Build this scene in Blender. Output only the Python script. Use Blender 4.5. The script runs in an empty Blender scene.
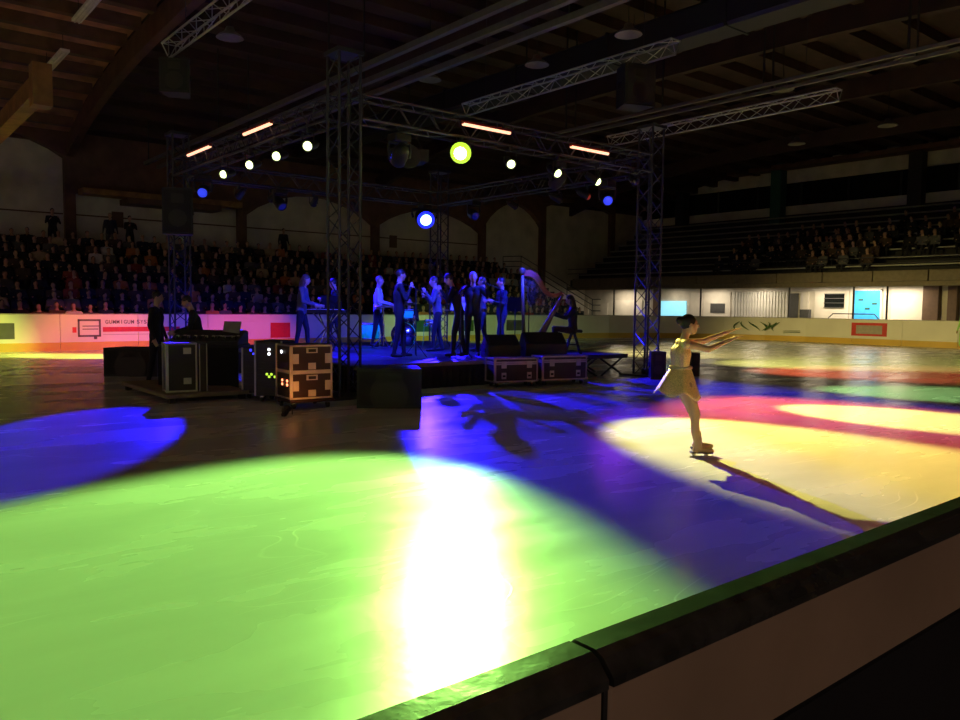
import bpy, bmesh, math, random
import numpy as np
from mathutils import Vector, Matrix, Quaternion, Euler

random.seed(7)
SC = bpy.context.scene
COL = SC.collection
R = math.radians

# ------------------------------------------------------------------ camera, world, exposure
cam_d = bpy.data.cameras.new('camera')
cam_d.sensor_width = 36.0
cam_d.lens = 785.0 / 960.0 * 36.0
cam_d.clip_start = 0.05
cam_d.clip_end = 300
cam = bpy.data.objects.new('camera', cam_d)
COL.objects.link(cam)
cam.matrix_world = (Matrix.Translation((0, 0, 1.6)) @ Matrix.Rotation(R(-39.2), 4, 'Z')
                    @ Matrix.Rotation(R(90 - 3.93), 4, 'X') @ Matrix.Rotation(R(0.66), 4, 'Z'))
SC.camera = cam

world = bpy.data.worlds.new('world')
SC.world = world
world.use_nodes = True
wb = world.node_tree.nodes['Background']
wb.inputs['Color'].default_value = (0.9, 0.62, 0.5, 1)
wb.inputs['Strength'].default_value = 0.34

SC.view_settings.view_transform = 'Standard'
SC.view_settings.look = 'None'
SC.view_settings.exposure = 0.0
SC.view_settings.gamma = 1.0
SC.view_settings.use_curve_mapping = False
try:
    SC.cycles.use_denoising = True
    SC.cycles.max_bounces = 6
    SC.cycles.sample_clamp_indirect = 4.0
    SC.cycles.caustics_reflective = False
    SC.cycles.caustics_refractive = False
except Exception:
    pass

PW = 1.0          # overall strength of the show lamps


# ------------------------------------------------------------------ materials
def mat(name, col, rough=0.6, metal=0.0, var=0.12, scale=6.0, emit=None, estr=0.0, bump=0.0, spec=0.5):
    m = bpy.data.materials.new(name)
    m.use_nodes = True
    nt = m.node_tree
    b = nt.nodes['Principled BSDF']
    tc = nt.nodes.new('ShaderNodeTexCoord')
    nz = nt.nodes.new('ShaderNodeTexNoise')
    nz.inputs['Scale'].default_value = scale
    nz.inputs['Detail'].default_value = 3
    nt.links.new(tc.outputs['Object'], nz.inputs['Vector'])
    rp = nt.nodes.new('ShaderNodeValToRGB')
    rp.color_ramp.elements[0].position = 0.3
    rp.color_ramp.elements[1].position = 0.7
    rp.color_ramp.elements[0].color = (*[max(0, c * (1 - var)) for c in col], 1)
    rp.color_ramp.elements[1].color = (*[min(1, c * (1 + var)) for c in col], 1)
    nt.links.new(nz.outputs['Fac'], rp.inputs['Fac'])
    nt.links.new(rp.outputs['Color'], b.inputs['Base Color'])
    b.inputs['Roughness'].default_value = rough
    b.inputs['Metallic'].default_value = metal
    b.inputs['Specular IOR Level'].default_value = spec
    if emit:
        b.inputs['Emission Color'].default_value = (*emit, 1)
        b.inputs['Emission Strength'].default_value = estr
    if bump > 0:
        bp = nt.nodes.new('ShaderNodeBump')
        bp.inputs['Strength'].default_value = bump
        bp.inputs['Distance'].default_value = 0.01
        nt.links.new(nz.outputs['Fac'], bp.inputs['Height'])
        nt.links.new(bp.outputs['Normal'], b.inputs['Normal'])
    return m


M = {}
M['concrete'] = mat('concrete', (0.06, 0.058, 0.055), 0.8, bump=0.2)
M['wall'] = mat('wall_paint', (0.62, 0.58, 0.50), 0.8, scale=1.2, var=0.15)
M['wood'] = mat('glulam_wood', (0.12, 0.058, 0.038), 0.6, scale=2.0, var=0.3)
M['wood_warm'] = mat('warm_wood', (0.30, 0.15, 0.05), 0.6, scale=3.0, var=0.3)
M['ceil'] = mat('lit_ceiling_planks', (0.50, 0.235, 0.15), 0.75, scale=1.5, var=0.35)  # brighter light at this end is put into the plank colour
M['ceilshade'] = mat('shaded_ceiling', (0.042, 0.020, 0.020), 0.75, scale=1.5, var=0.3)  # dimmer light past the planks is put into this darker colour
M['board'] = mat('white_board_plastic', (0.72, 0.70, 0.62), 0.45, scale=1.0, var=0.06)
M['kick'] = mat('yellow_kick_plate', (0.62, 0.40, 0.06), 0.5, scale=1.0, var=0.1)
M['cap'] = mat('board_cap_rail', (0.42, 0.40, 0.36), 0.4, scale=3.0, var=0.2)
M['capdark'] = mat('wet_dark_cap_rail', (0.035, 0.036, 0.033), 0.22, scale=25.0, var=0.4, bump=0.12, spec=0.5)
M['beige'] = mat('beige_back_panel', (0.34, 0.25, 0.17), 0.55, scale=4.0, var=0.15)
M['black'] = mat('black_paint', (0.012, 0.012, 0.014), 0.55)
M['blackcloth'] = mat('black_skirt_cloth', (0.010, 0.010, 0.013), 0.9, scale=12)
M['alu'] = mat('truss_aluminium', (0.42, 0.42, 0.43), 0.38, 0.75, scale=3)
M['alublack'] = mat('black_coated_truss', (0.05, 0.05, 0.065), 0.45, 0.4, scale=3)
M['trim'] = mat('case_aluminium_edge', (0.42, 0.39, 0.35), 0.4, 0.35)
M['ply'] = mat('case_black_laminate', (0.02, 0.015, 0.013), 0.5)
M['redply'] = mat('case_brown_laminate', (0.016, 0.007, 0.005), 0.5)
M['deck'] = mat('stage_deck', (0.05, 0.05, 0.055), 0.42)
M['darkstand'] = mat('dark_tier_concrete', (0.035, 0.035, 0.036), 0.85)
M['bench'] = mat('grey_bench_plank', (0.42, 0.42, 0.37), 0.6)
M['fascia'] = mat('beige_fascia', (0.20, 0.165, 0.11), 0.7)
M['white'] = mat('white_panel', (0.70, 0.66, 0.58), 0.6, scale=1.5, var=0.08)
M['white_door'] = mat('white_corrugated_sheet', (0.66, 0.65, 0.60), 0.5)
M['greypanel'] = mat('grey_notice', (0.07, 0.07, 0.07), 0.5)
M['brown'] = mat('brown_column', (0.12, 0.07, 0.045), 0.7)
M['teal'] = mat('teal_print_lit_pillar', (0.02, 0.10, 0.08), 0.6)  # on the end-wall pillar this teal stands in for green light
M['darkpil'] = mat('dark_pillar_paint', (0.02, 0.02, 0.024), 0.6)
M['glassdark'] = mat('dark_glass', (0.01, 0.012, 0.012), 0.15)
M['red'] = mat('red_print', (0.55, 0.025, 0.02), 0.5)
M['ink'] = mat('dark_print', (0.10, 0.085, 0.07), 0.5)
M['greenink'] = mat('green_print', (0.06, 0.13, 0.03), 0.5)
M['paleink'] = mat('pale_grey_print', (0.36, 0.32, 0.28), 0.5)
M['rubber'] = mat('rubber', (0.015, 0.015, 0.015), 0.8)
M['chrome'] = mat('chrome', (0.6, 0.6, 0.62), 0.2, 1.0)
M['brass'] = mat('cymbal_brass', (0.65, 0.50, 0.2), 0.3, 0.9)
M['cyan'] = mat('glowing_cyan_shell', (0.06, 0.62, 0.66), 0.35, emit=(0.0, 0.30, 0.45), estr=0.35)  # glow put into the shell to hold its cyan under blue lamps
M['drumhead'] = mat('drum_head', (0.5, 0.65, 0.68), 0.5)
M['harpwood'] = mat('harp_red_wood', (0.26, 0.075, 0.05), 0.4, scale=4, var=0.25)
M['harpgold'] = mat('harp_gilt', (0.16, 0.12, 0.07), 0.4, 0.2)
M['string'] = mat('harp_string', (0.5, 0.45, 0.4), 0.5)
M['paper'] = mat('sheet_paper', (0.75, 0.74, 0.7), 0.7)
M['screen'] = mat('laptop_back', (0.25, 0.25, 0.26), 0.4)
M['cable'] = mat('black_cable', (0.01, 0.01, 0.01), 0.7)
M['tube_off'] = mat('unlit_tube_casing', (0.85, 0.82, 0.75), 0.5)
M['lampdome'] = mat('pendant_lamp_dome', (0.15, 0.135, 0.13), 0.45)
M['led_tube'] = mat('lit_orange_tube', (0.9, 0.6, 0.4), 0.4, emit=(1.0, 0.46, 0.28), estr=1.9)
M['halocase'] = mat('halo_red_casing', (0.30, 0.03, 0.02), 0.4)  # red bloom around the lit tubes is put into the casing colour
M['lens_lime'] = mat('lit_lime_lens', (0.8, 0.9, 0.6), 0.3, emit=(0.86, 1.0, 0.45), estr=3.0)
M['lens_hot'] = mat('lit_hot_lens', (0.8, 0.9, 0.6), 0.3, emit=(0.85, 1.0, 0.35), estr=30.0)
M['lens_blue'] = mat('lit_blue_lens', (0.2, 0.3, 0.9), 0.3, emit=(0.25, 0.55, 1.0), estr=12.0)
M['lens_bluedim'] = mat('dim_blue_lens', (0.2, 0.3, 0.9), 0.3, emit=(0.03, 0.06, 1.0), estr=0.8)
M['lens_dark'] = mat('dark_blue_lens', (0.03, 0.03, 0.2), 0.1, emit=(0.02, 0.03, 1.0), estr=0.08)
M['halo_lime'] = mat('lime_halo_glow', (0.6, 0.8, 0.2), 0.3, emit=(0.50, 0.85, 0.04), estr=1.3)  # glow for the lime glare halo around the lens
M['halo_blue'] = mat('blue_halo_glow', (0.1, 0.1, 0.8), 0.3, emit=(0.01, 0.02, 1.0), estr=2.0)  # glow for the blue glare halo around the lens
M['lens_red'] = mat('dim_red_lens', (0.4, 0.1, 0.05), 0.3, emit=(1.0, 0.10, 0.03), estr=0.15)
M['lens_dim'] = mat('dark_glass_lens', (0.04, 0.04, 0.05), 0.1)
M['amber'] = mat('amber_lens', (0.9, 0.5, 0.2), 0.3, emit=(1.0, 0.35, 0.08), estr=2.0)
M['ledwhite'] = mat('white_indicator', (0.9, 0.9, 0.9), 0.3, emit=(0.9, 0.95, 1.0), estr=3.0)
M['ledred'] = mat('red_indicator', (0.9, 0.3, 0.2), 0.3, emit=(1.0, 0.28, 0.12), estr=3.0)
M['ledgreen'] = mat('green_indicator', (0.5, 0.8, 0.1), 0.3, emit=(0.45, 0.75, 0.05), estr=1.5)
M['ledblue'] = mat('blue_indicator', (0.1, 0.1, 0.9), 0.3, emit=(0.03, 0.03, 1.0), estr=3.0)
M['warmtube'] = mat('lit_warm_diffuser', (0.9, 0.9, 0.8), 0.4, emit=(1.0, 0.88, 0.66), estr=6.0)
M['bluedoor'] = mat('lit_blue_door_glass', (0.05, 0.35, 0.75), 0.3, emit=(0.02, 0.34, 0.85), estr=0.55)
M['tvcyan'] = mat('lit_cyan_screen', (0.3, 0.7, 0.8), 0.3, emit=(0.30, 0.80, 1.0), estr=0.9)
M['skin'] = mat('skin', (0.52, 0.31, 0.22), 0.5, scale=10, var=0.06)
M['eyewhite'] = mat('eye', (0.03, 0.02, 0.02), 0.3)
M['lip'] = mat('lip', (0.42, 0.13, 0.12), 0.4)
M['hair_dark'] = mat('dark_hair', (0.022, 0.014, 0.010), 0.5, scale=40, var=0.4)
M['hair_brown'] = mat('brown_hair', (0.09, 0.05, 0.028), 0.5, scale=40, var=0.4)
M['hair_fair'] = mat('fair_hair', (0.32, 0.24, 0.14), 0.5, scale=40, var=0.3)
M['cl_black'] = mat('black_cloth', (0.014, 0.014, 0.016), 0.85)
M['cl_navy'] = mat('navy_cloth', (0.02, 0.025, 0.05), 0.85)
M['cl_grey'] = mat('grey_cloth', (0.12, 0.12, 0.125), 0.85)
M['cl_red'] = mat('red_cloth', (0.30, 0.05, 0.035), 0.85)
M['cl_brown'] = mat('brown_cloth', (0.08, 0.05, 0.035), 0.85)
M['cl_cream'] = mat('cream_cloth', (0.48, 0.38, 0.24), 0.85)
M['cl_white'] = mat('white_shirt_cloth', (0.62, 0.62, 0.64), 0.8)
M['cl_orange'] = mat('orange_cloth', (0.55, 0.20, 0.07), 0.85)
M['cl_lime'] = mat('lime_cloth', (0.40, 0.80, 0.20), 0.7)
M['shoe'] = mat('dark_shoe', (0.012, 0.011, 0.010), 0.5)
M['dress'] = mat('pale_gold_dress', (0.78, 0.56, 0.27), 0.42, scale=90, var=0.3, metal=0.1)
M['tights'] = mat('tan_tights', (0.44, 0.27, 0.16), 0.5)
M['skateboot'] = mat('tan_skate_boot', (0.38, 0.24, 0.15), 0.4)


def ice_material():
    m = bpy.data.materials.new('skated_ice')
    m.use_nodes = True
    nt = m.node_tree
    N = nt.nodes.new
    L = nt.links.new
    b = nt.nodes['Principled BSDF']
    tc = N('ShaderNodeTexCoord')
    # broad frost clouds, stretched by the resurfacer's passes
    mp = N('ShaderNodeMapping'); mp.inputs['Scale'].default_value = (0.55, 1.5, 1); mp.inputs['Rotation'].default_value = (0, 0, R(38))
    L(tc.outputs['Object'], mp.inputs['Vector'])
    n1 = N('ShaderNodeTexNoise'); n1.inputs['Scale'].default_value = 0.75; n1.inputs['Detail'].default_value = 4; n1.inputs['Roughness'].default_value = 0.6; n1.inputs['Distortion'].default_value = 0.25
    L(mp.outputs['Vector'], n1.inputs['Vector'])
    # skate cuts: thin curved lines where a warped noise crosses its middle
    def cuts(scale, rot, width, seed, stretch):
        mm = N('ShaderNodeMapping'); mm.inputs['Rotation'].default_value = (0, 0, R(rot)); mm.inputs['Location'].default_value = (seed, seed * 2, 0)
        mm.inputs['Scale'].default_value = (stretch, 1, 1)
        L(tc.outputs['Object'], mm.inputs['Vector'])
        nn = N('ShaderNodeTexNoise'); nn.inputs['Scale'].default_value = scale; nn.inputs['Detail'].default_value = 0.6
        L(mm.outputs['Vector'], nn.inputs['Vector'])
        s = N('ShaderNodeMath'); s.operation = 'SUBTRACT'; s.inputs[1].default_value = 0.5; L(nn.outputs['Fac'], s.inputs[0])
        a = N('ShaderNodeMath'); a.operation = 'ABSOLUTE'; L(s.outputs[0], a.inputs[0])
        r = N('ShaderNodeMapRange'); r.inputs['From Min'].default_value = 0; r.inputs['From Max'].default_value = width
        r.inputs['To Min'].default_value = 1; r.inputs['To Max'].default_value = 0; L(a.outputs[0], r.inputs['Value'])
        return r.outputs['Result']
    c1 = cuts(1.3, 20, 0.004, 3.1, 0.35)
    c2 = cuts(1.7, -35, 0.0035, 9.7, 0.3)
    c3 = cuts(0.9, 70, 0.0022, 17.2, 0.4)
    mx = N('ShaderNodeMath'); mx.operation = 'MAXIMUM'; L(c1, mx.inputs[0]); L(c2, mx.inputs[1])
    mx2 = N('ShaderNodeMath'); mx2.operation = 'MAXIMUM'; L(mx.outputs[0], mx2.inputs[0]); L(c3, mx2.inputs[1])
    n4 = N('ShaderNodeTexNoise'); n4.inputs['Scale'].default_value = 0.6; n4.inputs['Detail'].default_value = 4
    L(tc.outputs['Object'], n4.inputs['Vector'])
    r4 = N('ShaderNodeMapRange'); r4.inputs['From Min'].default_value = 0.5; r4.inputs['From Max'].default_value = 0.62; L(n4.outputs['Fac'], r4.inputs['Value'])
    cm = N('ShaderNodeMath'); cm.operation = 'MULTIPLY'; L(mx2.outputs[0], cm.inputs[0]); L(r4.outputs['Result'], cm.inputs[1])
    cr = N('ShaderNodeValToRGB')
    cr.color_ramp.elements[0].position = 0.25; cr.color_ramp.elements[0].color = (0.55, 0.58, 0.59, 1)
    cr.color_ramp.elements[1].position = 0.78; cr.color_ramp.elements[1].color = (0.67, 0.70, 0.71, 1)
    L(n1.outputs['Fac'], cr.inputs['Fac'])
    mix = N('ShaderNodeMix'); mix.data_type = 'RGBA'; mix.inputs[7].default_value = (0.90, 0.92, 0.92, 1)
    sc_ = N('ShaderNodeMath'); sc_.operation = 'MULTIPLY'; sc_.inputs[1].default_value = 0.8; L(cm.outputs[0], sc_.inputs[0])
    L(sc_.outputs[0], mix.inputs[0]); L(cr.outputs['Color'], mix.inputs[6])
    L(mix.outputs[2], b.inputs['Base Color'])
    rr = N('ShaderNodeMapRange'); rr.inputs['From Min'].default_value = 0.3; rr.inputs['From Max'].default_value = 0.7
    rr.inputs['To Min'].default_value = 0.19; rr.inputs['To Max'].default_value = 0.33
    L(n1.outputs['Fac'], rr.inputs['Value']); L(rr.outputs['Result'], b.inputs['Roughness'])
    b.inputs['IOR'].default_value = 1.42
    b.inputs['Specular IOR Level'].default_value = 1.0
    n5 = N('ShaderNodeTexNoise'); n5.inputs['Scale'].default_value = 14; n5.inputs['Detail'].default_value = 5
    L(tc.outputs['Object'], n5.inputs['Vector'])
    ad = N('ShaderNodeMath'); ad.operation = 'ADD'; L(n5.outputs['Fac'], ad.inputs[0]); L(cm.outputs[0], ad.inputs[1])
    bp = N('ShaderNodeBump'); bp.inputs['Strength'].default_value = 0.10; bp.inputs['Distance'].default_value = 0.01
    L(ad.outputs[0], bp.inputs['Height']); L(bp.outputs['Normal'], b.inputs['Normal'])
    return m


M['ice'] = ice_material()


# ------------------------------------------------------------------ mesh helpers
class MB:
    def __init__(s):
        s.v = []; s.f = []; s.mi = []

    def _add(s, vs, fs, mi=0):
        o = len(s.v)
        s.v += [tuple(v) for v in vs]
        s.f += [tuple(i + o for i in f) for f in fs]
        s.mi += [mi] * len(fs)
        return s

    def box(s, x0, x1, y0, y1, z0, z1, mi=0):
        vs = [(x0, y0, z0), (x1, y0, z0), (x1, y1, z0), (x0, y1, z0), (x0, y0, z1), (x1, y0, z1), (x1, y1, z1), (x0, y1, z1)]
        return s._add(vs, [(0, 3, 2, 1), (4, 5, 6, 7), (0, 1, 5, 4), (1, 2, 6, 5), (2, 3, 7, 6), (3, 0, 4, 7)], mi)

    def cbox(s, x0, x1, y0, y1, z0, z1, c=0.02, mi=0):
        """box with chamfered vertical and horizontal edges"""
        bm = bmesh.new()
        bmesh.ops.create_cube(bm, size=1)
        for v in bm.verts:
            v.co = Vector((x0 + (v.co.x + .5) * (x1 - x0), y0 + (v.co.y + .5) * (y1 - y0), z0 + (v.co.z + .5) * (z1 - z0)))
        bmesh.ops.bevel(bm, geom=bm.edges[:], offset=c, segments=1, affect='EDGES', profile=0.5)
        bm.verts.index_update()
        s._add([v.co[:] for v in bm.verts], [tuple(v.index for v in f.verts) for f in bm.faces], mi)
        bm.free()
        return s

    def cyl(s, p0, p1, r0, r1=None, n=8, mi=0, caps=True):
        p0, p1 = Vector(p0), Vector(p1)
        r1 = r0 if r1 is None else r1
        d = (p1 - p0)
        if d.length < 1e-9:
            return s
        q = d.to_track_quat('Z', 'X')
        vs = []
        for p, r in ((p0, r0), (p1, r1)):
            for k in range(n):
                a = 2 * math.pi * k / n
                vs.append(p + q @ Vector((r * math.cos(a), r * math.sin(a), 0)))
        fs = [(k, (k + 1) % n, n + (k + 1) % n, n + k) for k in range(n)]
        if caps:
            fs += [tuple(range(n - 1, -1, -1)), tuple(range(n, 2 * n))]
        return s._add(vs, fs, mi)

    def tube(s, pts, r, n=8, mi=0, rads=None):
        pts = [Vector(p) for p in pts]
        q0 = None
        vs = []
        for i, p in enumerate(pts):
            t = (pts[min(i + 1, len(pts) - 1)] - pts[max(i - 1, 0)]).normalized()
            if q0 is None:
                q0 = t.to_track_quat('Z', 'X'); pt = t
            else:
                q0 = pt.rotation_difference(t) @ q0; pt = t
            rr = rads[i] if rads else r
            for k in range(n):
                a = 2 * math.pi * k / n
                vs.append(p + q0 @ Vector((rr * math.cos(a), rr * math.sin(a), 0)))
        fs = []
        for i in range(len(pts) - 1):
            for k in range(n):
                fs.append((i * n + k, i * n + (k + 1) % n, (i + 1) * n + (k + 1) % n, (i + 1) * n + k))
        fs += [tuple(range(n - 1, -1, -1)), tuple(range((len(pts) - 1) * n, len(pts) * n))]
        return s._add(vs, fs, mi)

    def ell(s, c, r, n=12, m=8, mi=0, rot=None):
        c = Vector(c)
        if not hasattr(r, '__len__'):
            r = (r, r, r)
        vs = []
        def tr(v):
            v = Vector((v[0] * r[0], v[1] * r[1], v[2] * r[2]))
            if rot is not None:
                v = rot @ v
            return c + v
        vs.append(tr((0, 0, 1)))
        for j in range(1, m):
            t = math.pi * j / m
            for k in range(n):
                a = 2 * math.pi * k / n
                vs.append(tr((math.sin(t) * math.cos(a), math.sin(t) * math.sin(a), math.cos(t))))
        vs.append(tr((0, 0, -1)))
        fs = [(0, 1 + k, 1 + (k + 1) % n) for k in range(n)]
        for j in range(m - 2):
            for k in range(n):
                a, b_ = 1 + j * n + k, 1 + j * n + (k + 1) % n
                fs.append((a, a + n, b_ + n, b_))
        e = len(vs) - 1
        fs += [(e, e - n + (k + 1) % n, e - n + k) for k in range(n)]
        return s._add(vs, fs, mi)

    def prism(s, prof, a0, a1, axis='x', mi=0):
        """closed profile extruded along an axis; prof in the two other axes (cyclic order)"""
        def mk(u, v, a):
            return {'x': (a, u, v), 'y': (u, a, v), 'z': (u, v, a)}[axis]
        n = len(prof)
        vs = [mk(u, v, a0) for u, v in prof] + [mk(u, v, a1) for u, v in prof]
        fs = [(i, (i + 1) % n, n + (i + 1) % n, n + i) for i in range(n)]
        fs += [tuple(range(n - 1, -1, -1)), tuple(range(n, 2 * n))]
        return s._add(vs, fs, mi)

    def lathe(s, prof, n=16, mi=0, c=(0, 0, 0)):
        vs = []
        for r, z in prof:
            for k in range(n):
                a = 2 * math.pi * k / n
                vs.append((c[0] + r * math.cos(a), c[1] + r * math.sin(a), c[2] + z))
        fs = []
        for i in range(len(prof) - 1):
            for k in range(n):
                fs.append((i * n + k, i * n + (k + 1) % n, (i + 1) * n + (k + 1) % n, (i + 1) * n + k))
        return s._add(vs, fs, mi)

    def mesh(s, name, mats, smooth=False):
        me = bpy.data.meshes.new(name)
        me.from_pydata(s.v, [], s.f)
        if not isinstance(mats, (list, tuple)):
            mats = [mats]
        for m in mats:
            me.materials.append(M[m] if isinstance(m, str) else m)
        me.polygons.foreach_set('material_index', s.mi)
        if smooth:
            me.polygons.foreach_set('use_smooth', [True] * len(s.f))
        bm = bmesh.new(); bm.from_mesh(me)
        bmesh.ops.recalc_face_normals(bm, faces=bm.faces[:])
        bm.to_mesh(me); bm.free()
        me.update()
        return me

    def build(s, name, mats, parent=None, smooth=False, loc=None, rot=None):
        return link(name, s.mesh(name, mats, smooth), parent, loc, rot)


def link(name, me, parent=None, loc=None, rot=None):
    o = bpy.data.objects.new(name, me)
    COL.objects.link(o)
    if parent is not None:
        o.parent = parent
    if loc is not None:
        o.location = loc
    if rot is not None:
        if isinstance(rot, Quaternion):
            o.rotation_mode = 'QUATERNION'; o.rotation_quaternion = rot
        else:
            o.rotation_euler = rot
    return o


def tag(o, label=None, cat=None, group=None, kind=None):
    if label: o['label'] = label
    if cat: o['category'] = cat
    if group: o['group'] = group
    if kind: o['kind'] = kind
    return o


def empty(name, loc=(0, 0, 0), rot=(0, 0, 0)):
    o = bpy.data.objects.new(name, None)
    o.empty_display_size = 0.2
    COL.objects.link(o)
    o.location = loc
    if isinstance(rot, Quaternion):
        o.rotation_mode = 'QUATERNION'; o.rotation_quaternion = rot
    else:
        o.rotation_euler = rot
    return o


def copy_tree(o, parent=None):
    c = o.copy()
    COL.objects.link(c)
    if parent is not None:
        c.parent = parent
    for ch in list(o.children):
        copy_tree(ch, c)
    return c


def text_mesh(txt, size, m, name='letter', depth=0.002, width=None, bold=False):
    cu = bpy.data.curves.new(name, 'FONT')
    cu.body = txt; cu.size = size; cu.align_x = 'LEFT'; cu.extrude = depth
    if bold: cu.offset = .002
    t = bpy.data.objects.new(name, cu)
    COL.objects.link(t)
    dg = bpy.context.evaluated_depsgraph_get()
    me = bpy.data.meshes.new_from_object(t.evaluated_get(dg))
    bpy.data.objects.remove(t)
    if width:
        xs = [v.co.x for v in me.vertices]
        k = width / (max(xs) - min(xs))
        for v in me.vertices:
            v.co.x = (v.co.x - min(xs)) * k
    me.materials.clear(); me.materials.append(M[m])
    return me


# ------------------------------------------------------------------ the setting
RX0, RX1, RY0, RY1, RR = -20.0, 37.5, 0.645, 28.2, 8.0


def rink_outline(off=0.0, seg=16):
    pts = []
    x0, x1, y0, y1, r = RX0 - off, RX1 + off, RY0 - off, RY1 + off, RR + off
    for cx, cy, a0 in ((x1 - r, y1 - r, 90), (x1 - r, y0 + r, 0), (x0 + r, y0 + r, -90), (x0 + r, y1 - r, -180)):
        for k in range(seg + 1):
            a = R(a0 - 90.0 * k / seg)
            pts.append((cx + r * math.cos(a), cy + r * math.sin(a)))
    return pts


mb = MB(); mb.box(-26, 52, -6, 44, -0.25, -0.05)
tag(mb.build('floor', 'concrete'), 'dark concrete hall floor around the ice', kind='structure')
mb = MB(); mb.prism(rink_outline(), -0.05, 0.0, 'z')
tag(mb.build('floor_ice', 'ice'), 'glossy skated ice of the rink lit in green, blue and yellow', kind='structure')


def vault(y):
    return 11.0 - 0.00025 * abs(y - 18) ** 3


# ceiling: a shallow vault with purlins along x and glulam arches along y
ys = [-6 + i * 1.25 for i in range(41)]
def ceil_strip(x0, x1):
    mb = MB()
    for i in range(len(ys) - 1):
        a, b_ = ys[i], ys[i + 1]
        mb._add([(x0, a, vault(a)), (x1, a, vault(a)), (x1, b_, vault(b_)), (x0, b_, vault(b_)),
                 (x0, a, vault(a) + .2), (x1, a, vault(a) + .2), (x1, b_, vault(b_) + .2), (x0, b_, vault(b_) + .2)],
                [(0, 1, 2, 3), (7, 6, 5, 4), (0, 4, 5, 1), (2, 6, 7, 3)])
    return mb
ceiling = tag(ceil_strip(8.0, 52).build('ceiling', 'ceilshade'), 'vaulted ceiling of the ice hall, dimness put into its maroon colour', kind='structure')
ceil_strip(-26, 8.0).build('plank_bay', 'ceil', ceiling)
pm = MB().box(8.1, 52, -0.16, 0.16, -0.36, 0.02).mesh('purlin', 'ceilshade')  # darker than the plank-bay purlins: dimness put into the colour
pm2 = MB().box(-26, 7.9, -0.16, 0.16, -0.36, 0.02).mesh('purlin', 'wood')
for k in range(27):
    y = -3 + 1.6 * k
    link('purlin', pm, ceiling, (0, y, vault(y)))
    link('purlin', pm2, ceiling, (0, y, vault(y)))
am = MB()
ay = [-5 + i * 1.1 for i in range(41)]
for i in range(len(ay) - 1):
    a, b_ = ay[i], min(ay[i + 1], 38.4)
    if a >= 38.4: break
    za, zb = vault(a) - .3, vault(b_) - .3
    am._add([(-.14, a, za - .75), (.14, a, za - .75), (.14, b_, zb - .75), (-.14, b_, zb - .75),
             (-.14, a, za), (.14, a, za), (.14, b_, zb), (-.14, b_, zb)],
            [(0, 1, 2, 3), (7, 6, 5, 4), (0, 4, 5, 1), (1, 5, 6, 2), (2, 6, 7, 3), (3, 7, 4, 0)])
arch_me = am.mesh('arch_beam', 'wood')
arch_shade = am.mesh('arch_beam', 'ceilshade')  # dim copy of the arches, shade put into the colour
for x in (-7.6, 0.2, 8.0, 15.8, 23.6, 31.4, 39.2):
    link('arch_beam', arch_me if x < 9 else arch_shade, ceiling, (x, 0, 0))

# far wall behind the crowded stand, with pillars and arched timber fascias
mb = MB(); mb.box(-26, 52, 38.6, 38.9, -0.05, 11.5)
wall_far = tag(mb.build('wall_far', 'wall'), 'pale grey plastered wall behind the crowded stand', kind='structure')
pil = MB().box(-.22, .22, -.3, 0, -0.05, 9.0).mesh('pillar', 'wood')
for x in (-7.6, 0.2, 8.0, 15.8, 23.6, 31.4, 36.6, 43.5):
    link('pillar', pil, wall_far, (x, 38.6, 0))
bays = [(0.2, 8.0, 7.7, 8.9), (8.0, 15.8, 6.3, 6.6), (15.8, 23.6, 5.9, 7.3), (23.6, 31.4, 6.0, 7.2), (31.4, 36.6, 6.6, 8.2), (36.6, 43.5, 8.2, 8.8)]
for x0, x1, zs, zc in bays:
    n = 10
    low = [(x0 + (x1 - x0) * i / n, zs + (zc - zs) * math.sin(math.pi * i / n) ** .8) for i in range(n + 1)]
    mb = MB()
    for i in range(n):
        (a, za), (b_, zb) = low[i], low[i + 1]
        mb._add([(a, 38.2, za), (b_, 38.2, zb), (b_, 38.6, zb), (a, 38.6, za), (a, 38.2, 10.6), (b_, 38.2, 10.6), (b_, 38.6, 10.6), (a, 38.6, 10.6)],
                [(0, 3, 2, 1), (0, 1, 5, 4), (3, 7, 6, 2), (4, 5, 6, 7)])
    mb.build('arched_fascia', 'wood', wall_far)
rail = MB()
for x0, x1 in ((0.45, 7.75), (8.25, 15.55), (16.05, 23.35), (23.85, 31.1)):
    rail = MB().box(x0, x1, 38.55, 38.6, 5.4, 5.46)
    rail.build('wall_ledge', 'brown', wall_far)
mb = MB(); mb.box(8.3, 15.4, 37.3, 38.2, 6.25, 6.5)
mb.build('timber_canopy', 'wood_warm', wall_far)
mb = MB(); mb.box(10.0, 14.2, 36.9, 38.2, 5.95, 6.2)
mb.build('timber_canopy', 'wood', wall_far)
for x, y in ((10.0, 5.0), (24.9, 4.9)):
    MB().box(x - .25, x + .25, 38.56, 38.6, y, y + .7).build('wall_notice', 'brown', wall_far)

mb = MB(); mb.box(4, 52, -6.3, -6, -0.05, 11.5)  # unseen wall, left open towards one end, added to dim the other
tag(mb.build('wall_near', 'darkstand'), 'unseen dark wall added behind the near boards to shade that end', kind='structure')
# wooden strut in the far corner
st = empty('timber_strut', (3.76, 20.8, 6.5))
MB().box(-.18, .18, 0, 17.7, -.2, .25).build('beam', 'wood_warm', st)
MB().box(-.2, .2, -.35, .1, -.45, .5).build('end_block', 'wood_warm', st)
tag(st, 'warm brown timber strut jutting from the far wall under the ceiling', 'timber beam')


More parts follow.
